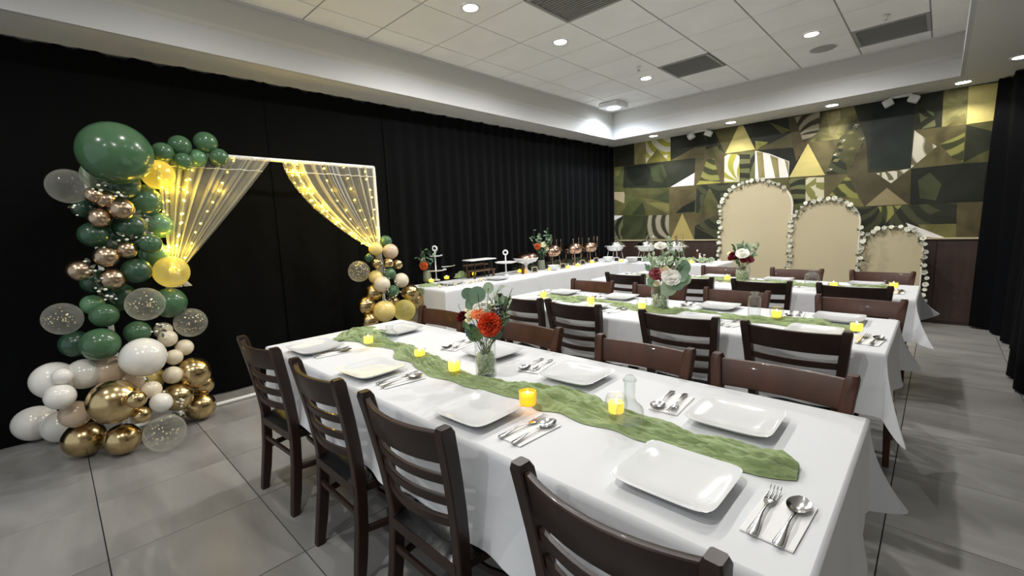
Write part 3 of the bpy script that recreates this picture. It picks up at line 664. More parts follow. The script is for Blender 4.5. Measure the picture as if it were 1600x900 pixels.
# ------------------------------------------------------------------ chairs
def rect_ring(c, ax, ay, hx_, hy_, ch=.004):
    return [c + ax * a * hx_ + ay * b * hy_ for a, b in ((-1, -1 + ch / hy_), (-1 + ch / hx_, -1), (1 - ch / hx_, -1), (1, -1 + ch / hy_), (1, 1 - ch / hy_), (1 - ch / hx_, 1), (-1 + ch / hx_, 1), (-1, 1 - ch / hy_))]
X_, Y_, Z_ = Vector((1, 0, 0)), Vector((0, 1, 0)), Vector((0, 0, 1))
def post_y(z):   # rear post shape: foot, seat, raked top
    if z < .44: t = z / .44; return -.235 + .045 * math.sin(t * PI / 2)
    t = (z - .44) / .43; return -.19 - .062 * t ** 1.4
def post_x(z): return .178 + .016 * (1 - z / .44) if z < .44 else .178 + .036 * ((z - .44) / .43)
def make_chair(wood):
    t = empty('ladder_back_chair')
    for sx in (-1, 1):
        rows = []
        for z in (0, .12, .25, .38, .44, .5, .6, .7, .8, .86, .876):
            k = .0205 if z < .5 else .0205 + .001 * (z - .5) / .37; kk = k * (.75 if z > .87 else 1)
            rows.append(rect_ring(Vector((sx * post_x(z), post_y(z), z)), X_, Y_, kk * .93, kk * (1.1 if z > .1 else .9)))
        MB().sweep(rows).obj('rear_post', wood, t)
        rows = [rect_ring(Vector((sx * (.2 + .008 * (1 - z / .42)), .19, z)), X_, Y_, .014 + .006 * z / .42, .014 + .006 * z / .42) for z in (0, .2, .42)]
        MB().sweep(rows).obj('leg', wood, t)
    def rail(z0, z1, bow, th, nm):
        rows = []
        for i in range(13):
            f = i / 12 * 2 - 1; zc = (z0 + z1) / 2; x = f * (post_x(zc) - .004); y = post_y(zc) - bow * (1 - f * f); h = (z1 - z0) / 2
            tx = Vector((1, 2 * bow * f / .196, 0)).normalized(); nn = Vector((-tx.y, tx.x, 0)); up = Vector((0, (post_y(z1) - post_y(z0)) / (z1 - z0), 1)).normalized()
            rows.append(rect_ring(Vector((x, y, zc)), nn, up, th, h, .003))
        MB().sweep(rows).obj(nm, wood, t)
    bw = .046 if wood == 'chair_wood' else .022
    rail(.757, .860, bw, .010, 'top_rail')
    for z in (.684, .611, .538): rail(z, z + .034, bw * .9, .008, 'slat')
    m = MB()   # seat frame, slightly wider at the front
    rows = [rect_ring(Vector((0, y, .400)), X_, Z_, w, .020, .006) for y, w in ((-.215, .176), (-.1, .196), (.1, .216), (.2, .222), (.215, .216))]
    MB().sweep(rows).obj('seat_frame', wood, t)
    rows = []
    for j in range(9):
        f = j / 8; y = -.212 + .425 * f; w = .172 + .044 * f; e = math.sin(PI * min(1, max(0, f * .9 + .05))) ** .3; row = []
        for i in range(13):
            g = i / 12 * 2 - 1; ex = (1 - abs(g) ** 4) ** .5; row.append(Vector((g * w, y, .421 + .048 * ex * (e if 0 < j < 8 else 0))))
        rows.append(row)
    MB().grid(rows).obj('cushion', 'vinyl', t, smooth=180)
    for sx in (-1, 1):   # bowed side stretchers
        pts = [Vector((sx * (.184 + .016 * k / 6 + .03 * math.sin(PI * k / 6)), -.215 + .40 * k / 6, .235)) for k in range(7)]
        MB().sweep([rect_ring(p, X_, Z_, .008, .014, .003) for p in pts]).obj('stretcher', wood, t)
    MB().sweep([rect_ring(Vector((x, .02 - .04 * (1 - (x / .21) ** 2), .235)), Y_, Z_, .008, .012, .003) for x in (-.215, -.1, 0, .1, .215)]).obj('stretcher', wood, t)
    MB().sweep([rect_ring(Vector((x, -.205, .30)), Y_, Z_, .008, .012, .003) for x in (-.18, 0, .18)]).obj('stretcher', wood, t)
    return t
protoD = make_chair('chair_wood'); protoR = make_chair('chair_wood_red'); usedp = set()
def chair(proto, x, yb, rz, label, group, jit=0):
    o = proto if proto.name not in usedp else copy_tree(proto); usedp.add(proto.name)
    # yb is where the back of the top rail stands
    dy = .255; c, s = math.cos(rz), math.sin(rz); o.location = (x - dy * s, yb + dy * c, 0); o.rotation_euler = (0, 0, rz + jit); tag(o, label, 'chair', group)
CH = [
 ('D', 0, .668, [(-2.46, .05, 'dark wooden ladder-back chair at the near side of the front table, farthest left'), (-1.75, -.02, 'dark wooden ladder-back chair, second from the left on the near side of the front table'), (-1.135, .0, 'dark wooden ladder-back chair, third from the left on the near side of the front table'), (-.425, -.03, 'dark wooden ladder-back chair cut off by the bottom edge of the photo')], 'chairs on the near side of the front table'),
 ('R', PI, 1.775, [(-2.36, .03, 'reddish-brown chair across the front table next to the right balloon cluster'), (-1.60, -.02, 'reddish-brown chair across the front table just right of the flower vase'), (-.92, 0, 'reddish-brown chair across the front table, second from the right'), (-.39, -.02, 'reddish-brown chair across the front table, rightmost and largest of its side')], 'chairs on the far side of the front table'),
 ('D', 0, 2.43, [(-2.27, -.03, 'dark chair at the near side of the middle table, partly behind the front bouquet'), (-1.78, -.02, 'dark ladder-back chair, second from the left on the near side of the middle table'), (-1.05, .0, 'dark ladder-back chair, second from the right on the near side of the middle table'), (-.47, -.03, 'dark ladder-back chair, rightmost on the near side of the middle table')], 'chairs on the near side of the middle table'),
 ('R', PI, 3.51, [(-2.33, 0, 'brown chair across the middle table, leftmost of its side'), (-1.66, .03, 'brown chair across the middle table behind the flower vase'), (-1.07, -.02, 'brown chair across the middle table just right of its flower vase'), (-.335, 0, 'brown chair across the middle table, rightmost of its side')], 'chairs on the far side of the middle table'),
 ('D', 0, 4.12, [(-2.33, -.03, 'dark chair at the near side of the rear table, leftmost'), (-1.68, .02, 'dark chair at the near side of the rear table behind the middle bouquet'), (-1.06, -.0, 'dark chair at the near side of the rear table below its flower vase'), (-.43, -.02, 'dark chair at the near side of the rear table, rightmost')], 'chairs on the near side of the rear table'),
 ('R', PI, 5.20, [(-2.33, 0, 'brown chair across the rear table hidden mostly by the middle bouquet'), (-1.72, .0, 'brown chair across the rear table in front of the wainscot left of the tallest arch'), (-1.02, -.02, 'brown chair across the rear table in front of the gap between tallest and middle arch'), (-.35, 0, 'brown chair across the rear table in front of the lowest arch')], 'chairs on the far side of the rear table')]
for kind, rz, yb, L, grp in CH:
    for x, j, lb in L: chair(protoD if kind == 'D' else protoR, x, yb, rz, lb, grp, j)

# ------------------------------------------------------------------ tableware
def super_pt(a, n):
    c, s = math.cos(a), math.sin(a); r = (abs(c) ** n + abs(s) ** n) ** (-1 / n); return r * c, r * s
def plate_mesh():
    N = 64; rows = []
    for sz, z, n in ((.0, .012, 3), (.05, .0122, 3), (.075, .014, 4), (.10, .0185, 6), (.122, .0265, 9), (.124, .0262, 9), (.1215, .0225, 8), (.09, .006, 5), (.07, .001, 4), (.068, 0, 4), (.0, .001, 4)):
        row = []
        for k in range(N):
            x, y = super_pt(2 * PI * k / N, n); row.append(Vector((x * max(sz, .0001), y * max(sz, .0001) * .97, z + (.004 * (abs(x * y)) ** 3 if .09 < sz else 0))))
        rows.append(row)
    m = MB(); n = N; vs = [p for r in rows for p in r]
    m.add(vs, [(i * n + k, i * n + (k + 1) % n, (i + 1) * n + (k + 1) % n, (i + 1) * n + k) for i in range(len(rows) - 1) for k in range(n)])
    return m.mesh('square_plate', 'plate_white', 50)
PLATE = plate_mesh(); CZ = TOPZ + .0045
def ribbon(m, spine, n=6):
    """spine: list of (y, halfwidth, z, thickness)"""
    rows = []
    for y, w, z, th in spine: rows.append([Vector((w * math.cos(2 * PI * k / 8), y, z + th * math.sin(2 * PI * k / 8))) for k in range(8)])
    m.sweep(rows)
HANDLE = [(-.100, .004, .004, .001), (-.098, .009, .004, .0016), (-.090, .0105, .0045, .0018), (-.070, .0085, .006, .0018), (-.045, .005, .009, .0018), (-.02, .0032, .011, .0018), (.005, .003, .010, .0018)]
def fork_mesh():
    m = MB(); ribbon(m, HANDLE + [(.02, .0045, .0075, .0016), (.03, .010, .0055, .0014), (.045, .0125, .0045, .0012), (.053, .0125, .005, .0012)])
    for k in range(4):
        x = (k - 1.5) * .0072; m.tube([(x, .050, .005), (x, .065, .0048), (x, .085, .007), (x * .97, .102, .012)], [.0021, .0019, .0017, .0008], 6)
    return m.mesh('fork', 'steel', 180)
def spoon_mesh():
    m = MB(); ribbon(m, HANDLE + [(.02, .004, .008, .0016), (.032, .005, .006, .0012)])
    rows = []
    for j in range(9):
        f = j / 8; y = .028 + .068 * f; w = .0235 * math.sin(PI * (.06 + .9 * f)) ** .6; dz = .0075 * math.sin(PI * f) ; row = []
        for i in range(9):
            g = i / 8 * 2 - 1; row.append(Vector((g * w, y, .0095 - dz * (1 - g * g) + (.002 * f))))
        rows.append(row)
    m.grid(rows); rows2 = [[p - Vector((0, 0, .001)) for p in r] for r in rows]; m.grid([r[::-1] for r in rows2])
    return m.mesh('spoon', 'steel', 180)
FORK, SPOON = fork_mesh(), spoon_mesh()
nm = MB(); nm.box((0, 0, .0009), (.098, .185, .0014), .0005); nm.box((.001, .001, .0021), (.096, .183, .0009), .0003); NAPKIN = nm.mesh('paper_napkin', 'napkin', 0)
TABN = {1: 'front', 2: 'middle', 3: 'rear'}
def plate(x, y, rz, lb, g, sc=1): tag(inst('square_plate', PLATE, None, (x, y, CZ), (0, 0, rz), sc), lb, 'plate', g)
def setting(x, y, rz, lb, g, gap=.05):
    tag(inst('paper_napkin', NAPKIN, None, (x + .004, y, CZ), (0, 0, rz)), 'white paper napkin under cutlery ' + lb, 'napkin', 'napkins ' + g)
    c, s = math.cos(rz), math.sin(rz)
    for dx, me, nm_ in ((-gap / 2, FORK, 'fork'), (gap / 2, SPOON, 'spoon')):
        a = rz + random.uniform(-.06, .06)
        tag(inst(nm_, me, None, (x + dx * c, y + dx * s, CZ + .0028), (0, 0, a)), ('steel dinner fork ' if nm_ == 'fork' else 'steel tablespoon ') + lb, nm_, nm_ + 's ' + g)
ORD = ['farthest left', 'second from the left', 'second from the right', 'farthest right']
def side_items(tn, side, plates, sets):
    w_ = 'near' if side < 0 else 'far'; g = 'on the %s side of the %s table' % (w_, TABN[tn])
    for k, (x, y, r) in enumerate(plates): plate(x, y, r, 'white square dinner plate on the %s table, %s side, %s' % (TABN[tn], w_, ORD[k]), 'plates ' + g)
    for k, q in enumerate(sets):
        if q is None: continue
        x, y, r = q; setting(x, y, r + (PI if side > 0 else 0), 'on the %s table, %s side, %s' % (TABN[tn], w_, ORD[k]), g)
side_items(1, -1, [(-2.445, .955, .03), (-1.83, .955, .05), (-1.105, .955, .03), (-.425, .993, .0)], [(-2.31, .985, -.25 + .1), (-1.625, .975, -.12), (-.885, .97, -.05), (-.207, 1.0, -.05)])
side_items(1, 1, [(-2.44, 1.475, .04), (-1.585, 1.485, -.03), (-1.05, 1.457, .03), (-.425, 1.425, .02)], [None, (-1.86, 1.485, .22), (-1.285, 1.475, .22), (-.64, 1.445, .08)])
side_items(2, -1, [(-2.47, 2.80, 0), (-1.87, 2.79, .03), (-1.08, 2.795, 0), (-.45, 2.79, 0)], [(-2.28, 2.93, -.1), (-1.665, 2.80, -.3), (-.86, 2.81, -.3), (-.215, 2.78, -.1)])
side_items(2, 1, [(-2.47, 3.25, 0), (-1.90, 3.28, .03), (-1.10, 3.26, 0), (-.40, 3.235, 0)], [(-2.67, 3.27, .1), (-2.11, 3.29, .2), (-1.33, 3.29, .2), (-.64, 3.29, .1)])
side_items(3, -1, [(-2.55, 4.56, 0), (-1.82, 4.55, 0), (-1.19, 4.53, 0), (-.42, 4.52, 0)], [(-2.30, 4.57, 0), (-1.60, 4.60, -.2), (-.87, 4.66, -.3), (-.215, 4.62, 0)])
side_items(3, 1, [(-2.50, 4.95, 0), (-1.72, 4.97, 0), (-1.12, 4.96, 0), (-.43, 4.93, 0)], [(-2.72, 4.95, 0), (-1.96, 4.95, .2), (-1.34, 4.93, .2), (-.66, 4.92, .1)])

# green gauze runners
def runner(path, label, seed, z0=CZ, hmax=.044, matn='runner_green', group=None):
    rnd = random.Random(seed); P = []
    for i in range(len(path) - 1):
        for k in range(12):
            t = k / 12; q = [path[max(i - 1, 0)], path[i], path[i + 1], path[min(i + 2, len(path) - 1)]]
            P.append(tuple(.5 * (2 * q[1][a] + (-q[0][a] + q[2][a]) * t + (2 * q[0][a] - 5 * q[1][a] + 4 * q[2][a] - q[3][a]) * t * t + (-q[0][a] + 3 * q[1][a] - 3 * q[2][a] + q[3][a]) * t ** 3) for a in range(3)))
    P.append(path[-1]); S = [0]
    for i in range(1, len(P)): S.append(S[-1] + math.dist(P[i][:2], P[i - 1][:2]))
    N = int(S[-1] / .006); M = 66; rows = []; j = 1
    ph = [rnd.uniform(0, 6.3) for _ in range(12)]; cx, cy = P[0][0], P[0][1]
    strands = [(-.9 + 1.8 * q / 11 + rnd.uniform(-.06, .06), rnd.uniform(5, 11), rnd.uniform(17, 34), rnd.uniform(0, 6.3), rnd.uniform(0, 6.3), rnd.uniform(0, 6.3), rnd.uniform(.09, .20), rnd.uniform(.55, 1)) for q in range(12)]
    for i in range(N + 1):
        s = S[-1] * i / N
        while j < len(S) - 1 and S[j] < s: j += 1
        f = (s - S[j - 1]) / max(1e-6, S[j] - S[j - 1]); x, y, w = [P[j - 1][a] + (P[j][a] - P[j - 1][a]) * f for a in range(3)]
        dx, dy = P[j][0] - P[j - 1][0], P[j][1] - P[j - 1][1]; L = math.hypot(dx, dy) or 1; nx, ny = -dy / L, dx / L
        w *= .92 + .16 * math.sin(s * 7 + ph[0]) + .09 * math.sin(s * 19 + ph[1]); off = .012 * math.sin(s * 5 + ph[2]); endf = min(1, min(s, S[-1] - s) / .04)
        row = []
        for k in range(M + 1):
            g = k / M * 2 - 1
            fold = .10
            for (gb, k1, k2, p1, p2, p3, wd, am) in strands:
                gc = gb + .17 * math.sin(s * k1 + p1) + .10 * math.sin(s * k2 + p2); ww = wd * (1 + .35 * math.sin(s * k2 * .7 + p3)); q = (g - gc) / ww
                if abs(q) < 1: fold = max(fold, am * (.72 + .28 * math.sin(s * k2 * 1.3 + p1)) * (1 - q * q) ** .5)
            crink = .05 * math.sin(s * 150 + 14 * g + 3 * math.sin(g * 12))
            env = (1 - abs(g) ** 6) * (.8 + .2 * math.sin(s * 8 + ph[9])); h = z0 + .001 + env * hmax * (fold + crink) * (.55 + .45 * endf)
            gg = g + .05 * math.sin(s * 21 + g * 6 + ph[8]); edge = w / 2 * (.62 + .38 * min(1, min(s, S[-1] - s) / .09 + .25 * abs(math.sin(g * 9 + ph[1])))) * (1 + (.10 * math.sin(s * 33 + ph[9]) * abs(g) ** 3))
            row.append(Vector((x + nx * (gg * edge + off) - cx, y + ny * (gg * edge + off) - cy, max(h, z0 + .0008))))
        rows.append(row)
    o = MB().grid(rows).obj('table_runner', matn, smooth=180); o.location = (cx, cy, 0); tag(o, label, 'table runner', group); return o
runner([(-2.70, 1.25, .20), (-2.62, 1.28, .30), (-2.50, 1.29, .28), (-2.35, 1.25, .18), (-2.16, 1.245, .11), (-2.08, 1.265, .16), (-1.95, 1.22, .15), (-1.75, 1.20, .13), (-1.5, 1.165, .14), (-1.3, 1.175, .14), (-1.1, 1.20, .18), (-.93, 1.215, .20), (-.8, 1.20, .17), (-.65, 1.205, .16), (-.5, 1.205, .17), (-.38, 1.215, .20), (-.29, 1.225, .18), (-.215, 1.235, .13)], 'crinkled green gauze runner along the front table', 1)
runner([(-2.60, 3.03, .14), (-2.45, 3.00, .20), (-2.3, 2.99, .14), (-2.13, 3.02, .26), (-2.02, 3.01, .16), (-1.8, 3.03, .15), (-1.55, 2.97, .16), (-1.35, 2.95, .15), (-1.1, 2.98, .16), (-.9, 2.98, .16), (-.7, 3.00, .16), (-.5, 3.02, .2), (-.38, 2.99, .17), (-.28, 2.96, .1)], 'crinkled green gauze runner along the middle table', 2, hmax=.036)
runner([(-2.6, 4.72, .14), (-2.2, 4.74, .15), (-1.8, 4.74, .15), (-1.4, 4.76, .17), (-1.0, 4.74, .15), (-.6, 4.73, .17), (-.35, 4.76, .18), (-.24, 4.78, .1)], 'grey-green gauze runner along the rear table', 3, hmax=.034, matn='runner_green')

def shell(prof_out, th=.0022):
    return prof_out + [(max(r - th, .0001), z) for r, z in prof_out[::-1]]
def candle(p, kind, label, s=1.0, grp=None):
    t = empty('votive_candle', (p[0], p[1], p[2])); tag(t, label, 'candle', grp)
    r, h = {'cup': (.030, .045), 'round': (.037, .062), 'yellow': (.031, .048), 'low': (.030, .035)}[kind]; r *= s; h *= s
    if kind == 'round': prof = [(.0001, .001), (r * .6, .001), (r * .92, h * .25), (r, h * .5), (r * .93, h * .8), (r * .8, h)]
    else: prof = [(.0001, .001), (r * .85, .001), (r * .93, h * .15), (r, h)]
    MB().lathe(shell(prof), 24).obj('glass', 'glass_yellow' if kind == 'yellow' else 'glass', t, smooth=60)
    k = .66 if kind == 'round' else .84
    wx = MB().lathe([(.0001, .004), (r * k * .96, .004), (r * k, h * .2), (r * k, h * (.6 if kind == 'round' else .8)), (.0001, h * (.58 if kind == 'round' else .78))], 20).obj('wax', 'wax_glow', t, smooth=60)
    zt = h * (.6 if kind == 'round' else .8); MB().sphere((0, 0, zt + .006), .0035, 8, 6, sc=(1, 1, 1.8)).obj('flame', 'flame', wx, smooth=180)
    return t
RZ = CZ + .028
for u, v, k, lb in ((576, 536, 'cup', 'yellow votive candle in clear glass on the wide left end of the front runner'), (656, 556, 'low', 'low yellow votive candle on the front runner between the small bottle and flower vase'), (710, 579, 'cup', 'yellow votive candle in clear glass just left of the front flower vase'), (825, 632, 'yellow', 'votive candle in a thick yellow glass in the middle of the front runner'), (963, 645, 'round', 'yellow candle in a round clear glass beside the glass carafe')):
    p = hz(u, v, RZ); candle(p, k, lb)
for u, v, lb in ((849, 463, 'yellow votive candle at the left end of the middle table'), (923, 472, 'yellow votive candle right of the bunched gauze on the middle table'), (1003, 482, 'yellow votive candle in round glass left of the middle flower vase'), (1213, 496, 'yellow votive candle right of the glass bottle on the middle table'), (1338, 517, 'yellow votive candle at the right end of the middle runner')):
    p = hz(u, v, RZ); candle(p, 'round' if u in (1003, 1213) else 'cup', lb, 1.05)
for u, v, lb in ((1136, 437, 'yellow votive candle left of the rear flower vase'), (1302, 449, 'yellow votive candle right of the glass bottle on the rear table'), (1396, 450, 'yellow votive candle at the right end of the rear table')):
    p = hz(u, v, RZ); candle(p, 'cup', lb, 1.1)
# bottles
def bottle(p, prof, label, name='glass_bottle', cat='bottle', stopper=None, m_='glass'):
    t = empty(name, p); tag(t, label, cat); MB().lathe(shell(prof), 24).obj('body', m_, t, smooth=50)
    if stopper: MB().lathe(stopper, 16).obj('stopper', 'glass', t, smooth=50)
p = hz(984, 660, RZ)
bottle(p, [(.0001, .002), (.038, .002), (.042, .008), (.042, .04), (.038, .052), (.022, .066), (.0165, .08), (.0165, .128), (.021, .133), (.021, .138)], 'clear glass carafe on the front runner, ribbed round base and slim neck', 'glass_carafe', 'carafe', [(.0001, .132), (.014, .132), (.019, .139), (.012, .148), (.0001, .150)])
p = hz(610, 531, CZ + .004)
bottle(p, [(.0001, .002), (.040, .002), (.046, .012), (.046, .03), (.034, .05), (.020, .062), (.020, .078), (.023, .083)], 'short clear ribbed glass bottle near the left end of the front table')
p = hz(1178, 494, RZ)
bottle(p, [(.0001, .002), (.034, .002), (.036, .006), (.036, .115), (.030, .125), (.016, .130), (.016, .138), (.026, .142), (.026, .150)], 'straight clear glass bottle on the middle table runner', stopper=[(.0001, .145), (.024, .146), (.024, .153), (.0001, .155)])
p = hz(909, 470, RZ)
bottle(p, [(.0001, .002), (.038, .002), (.042, .012), (.04, .03), (.024, .05), (.018, .06), (.022, .08)], 'small clear glass bottle at the left part of the middle table')
p = hz(1268, 447, RZ)
bottle(p, [(.0001, .002), (.052, .002), (.055, .008), (.055, .08), (.045, .105), (.022, .118), (.022, .135), (.032, .14)], 'rounded clear glass bottle with silver cap on the rear table', stopper=[(.0001, .14), (.022, .142), (.018, .16), (.0001, .163)])

# ------------------------------------------------------------------ bouquets
def vase_with(p, r, h, label, seed, beads=True, name='glass_vase'):
    t = empty(name, p); tag(t, label, 'vase')
    MB().lathe(shell([(.0001, .002), (r * .96, .002), (r, .006), (r, h)], .0028), 32).obj('glass', 'glass', t, smooth=60)
    if beads:
        rnd = random.Random(seed); m = MB(); q = 0
        for k in range(330):
            a = rnd.uniform(0, 6.28); rr = (r - .012) * math.sqrt(rnd.uniform(.35, 1)); z = .012 + rnd.uniform(0, 1) * h * .56; m.sphere((rr * math.cos(a), rr * math.sin(a), z), rnd.uniform(.006, .0085), 6, 4)
        o = m.obj('glass_beads', 'bead_glass', t, smooth=180); o['kind'] = 'stuff'
    return t
def flower_obj(me, parent, loc, face, sc=1, name='bloom'):
    d = Vector(face).normalized(); q = d.to_track_quat('Z', 'Y'); o = inst(name, me, parent, loc, (0, 0, 0), sc); o.rotation_euler = q.to_euler(); return o
ROSE_W = make_rose(.04, 5, seed=3).mesh('rose_bloom', 'petal_white', 180); ROSE_O = make_rose(.034, 4, seed=4).mesh('rose_bloom', 'petal_orange', 180)
ROSE_M = make_rose(.036, 5, seed=8).mesh('rose_bloom', 'petal_maroon', 180); ROSE_P = make_rose(.02, 3, seed=9).mesh('rose_bloom', 'petal_pink', 180); ROSE_C = make_rose(.02, 3, seed=10).mesh('rose_bloom', 'petal_cream', 180)
CARN = make_carnation(.045, 2, 230, .17).mesh('carnation_bloom', 'petal_coral', 180); CARN_M = make_carnation(.032, 3, 80).mesh('carnation_bloom', 'petal_maroon', 180); CARN_O = make_carnation(.04, 5, 90).mesh('carnation_bloom', 'petal_orange', 180)
def bouquet(base, y, label, blooms, sprigs, rounds, berries=None, seed=0, stems_to=None):
    """each position is where the flower really stands, measured on the upright plane y + dy of the vase"""
    base = Vector(base); t = empty('flower_bouquet', base); tag(t, label, 'flowers'); rnd = random.Random(seed); stm = []
    def loc(u, v, dy): return hy(u, v, y + dy) - base
    for me, u, v, dy, sc in blooms:
        q = loc(u, v, dy); cdir = (Vector((0, 0, CAM_H)) - (q + base)).normalized(); f = (cdir * .9 + (q - Vector((0, 0, .12))).normalized() * .8 + Vector((0, 0, .3))).normalized()
        flower_obj(me, t, q, f, sc, {'carnation_bloom': 'carnation', 'rose_bloom': 'rose'}[me.name.split('.')[0]]); stm.append(q - f * .02 * sc)
    for mt, u, v, dy, n, L in sprigs:
        tip = loc(u, v, dy); b = Vector((rnd.uniform(-.01, .01), rnd.uniform(-.01, .01), .08)); m = MB(); prev = None
        mid = b.lerp(tip, .5) + Vector((0, 0, .02)); pts = [b.lerp(mid, k / 5).lerp(mid.lerp(tip, k / 5), k / 5) for k in range(6)]
        for k in range(n):
            f = .45 + .55 * k / max(1, n - 1); q = b.lerp(mid, f).lerp(mid.lerp(tip, f), f); dd = (tip - b).normalized(); s_ = Vector((rnd.uniform(-1, 1), rnd.uniform(-1, 1), rnd.uniform(-.3, .8)))
            leaf_mesh(m, q, dd * .6 + s_, L * rnd.uniform(.7, 1.1), L * .5, Vector((rnd.uniform(-1, 1), -1, .6)))
        m.obj('leafy_sprig', mt, t, smooth=180)['kind'] = 'stuff'; MB().tube(pts, .0014, 5).obj('stem', 'stem', t)
    for mt, u, v, dy, r in rounds:
        q = loc(u, v, dy); m = MB(); cdir = (Vector((0, 0, CAM_H)) - (q + base)).normalized()
        round_leaf(m, q, cdir + Vector((rnd.uniform(-.5, .5), rnd.uniform(-.4, .4), rnd.uniform(-.4, .5))), r, 14); m.obj('round_leaf', mt, t, smooth=180); stm.append(q)
    for q in stm:
        MB().tube([q, q.lerp(Vector((0, 0, .13)), .55), Vector((rnd.uniform(-.018, .018), rnd.uniform(-.018, .018), .06 + rnd.uniform(0, .03)))], .0016, 5).obj('stem', 'stem', t)
    if berries:
        u, v, dy, n, sp_ = berries; c = loc(u, v, dy); m = MB()
        for k in range(n): m.sphere(c + Vector((rnd.gauss(0, sp_), rnd.gauss(0, sp_), rnd.gauss(0, sp_))), .0055, 6, 4)
        m.obj('berries', 'berry', t, smooth=180)['kind'] = 'stuff'
    return t
V1 = hz(760, 586, CZ + .001); vase_with(V1, .046, .155, 'clear cylinder vase with glass beads holding the bouquet on the front table', 1)
bouquet(V1, V1.y, 'bouquet of coral carnation, orange rose, white rose and eucalyptus on the front table',
        [(CARN, 765, 507, -.04, 1.08), (ROSE_O, 748, 492, -.01, .95), (ROSE_W, 756, 484, .03, 1.15), (CARN_M, 723, 496, 0, .85), (ROSE_C, 735, 492, -.01, 1.1), (ROSE_C, 733, 500, -.02, .9), (ROSE_C, 768, 481, .0, .8), (ROSE_C, 731, 485, .01, .7)],
        [('leaf_green', 735, 515, -.03, 6, .05), ('leaf_green', 728, 512, -.01, 5, .05), ('euca_pale', 778, 452, .0, 9, .04), ('euca_pale', 792, 462, .02, 9, .04), ('euca_pale', 800, 470, .0, 8, .03), ('eucalyptus', 790, 505, .03, 6, .035), ('euca_pale', 770, 465, .02, 8, .035), ('leaf_green', 780, 520, -.01, 4, .04), ('eucalyptus', 716, 478, .03, 4, .018), ('eucalyptus', 800, 452, .03, 5, .018), ('leaf_green', 790, 495, .0, 5, .03)],
        [('eucalyptus', 730, 459, .0, .026), ('eucalyptus', 746, 460, -.01, .034), ('euca_pale', 763, 450, .02, .024), ('eucalyptus', 737, 474, .01, .028), ('euca_dark', 737, 517, -.02, .03), ('leaf_green', 746, 521, -.03, .028), ('euca_dark', 777, 522, -.01, .022), ('eucalyptus', 786, 470, .03, .02)], (782, 486, .0, 34, .017), 1)
V2 = hz(1031, 485, CZ + .001); vase_with(V2, .060, .175, 'clear cylinder vase with glass beads holding the bouquet on the middle table', 2)
bouquet(V2, V2.y, 'large bouquet of maroon and white roses with eucalyptus on the middle table',
        [(ROSE_M, 1027, 429, -.06, 1.5), (ROSE_W, 1048, 434, -.05, 1.55), (ROSE_P, 1037, 426, -.05, 1.6), (ROSE_W, 1032, 385, .02, 1.0), (ROSE_C, 1026, 444, -.05, 1.1), (ROSE_C, 1041, 420, -.04, 1.0)],
        [('euca_pale', 1015, 405, .0, 12, .05), ('euca_pale', 1022, 400, -.02, 12, .05), ('euca_pale', 1038, 395, .0, 14, .045), ('euca_pale', 1048, 378, .04, 12, .045), ('leaf_green', 1056, 396, .03, 12, .045), ('euca_pale', 1060, 410, .0, 12, .05), ('eucalyptus', 1068, 414, .0, 10, .05), ('eucalyptus', 1018, 440, -.02, 7, .04), ('eucalyptus', 1055, 450, -.04, 6, .05), ('euca_pale', 1030, 412, -.03, 12, .05), ('euca_pale', 1045, 408, -.03, 12, .05), ('eucalyptus', 1014, 418, .0, 9, .05), ('leaf_green', 1070, 392, .03, 6, .04)],
        [('eucalyptus', 1064, 432, -.02, .045), ('eucalyptus', 1068, 418, 0, .05), ('euca_pale', 1070, 436, 0, .04), ('eucalyptus', 1059, 444, -.05, .04), ('euca_pale', 1045, 450, -.05, .055), ('eucalyptus', 1018, 441, -.03, .035)], None, 2)
V3 = hz(1160, 439, CZ + .001); vase_with(V3, .066, .17, 'clear glass vase holding the small bouquet on the rear table', 3)
bouquet(V3, V3.y, 'loose bouquet of dark red and cream flowers on the rear table',
        [(CARN_M, 1147, 400, -.05, 1.4), (ROSE_W, 1160, 397, -.05, 1.5), (ROSE_C, 1155, 398, -.06, 1.4), (ROSE_M, 1172, 406, -.03, 1.0), (ROSE_M, 1162, 407, -.05, .9), (ROSE_C, 1139, 396, 0, .9), (CARN_M, 1142, 403, -.03, .9)],
        [('eucalyptus', 1160, 383, 0, 9, .06), ('eucalyptus', 1168, 384, .02, 9, .06), ('eucalyptus', 1186, 383, 0, 10, .045), ('leaf_green', 1148, 386, 0, 8, .045), ('euca_pale', 1174, 385, .0, 9, .05), ('leaf_green', 1178, 400, 0, 6, .05), ('leaf_green', 1150, 408, -.03, 6, .05)],
        [('eucalyptus', 1157, 386, 0, .03), ('eucalyptus', 1166, 388, 0, .03)], None, 3)

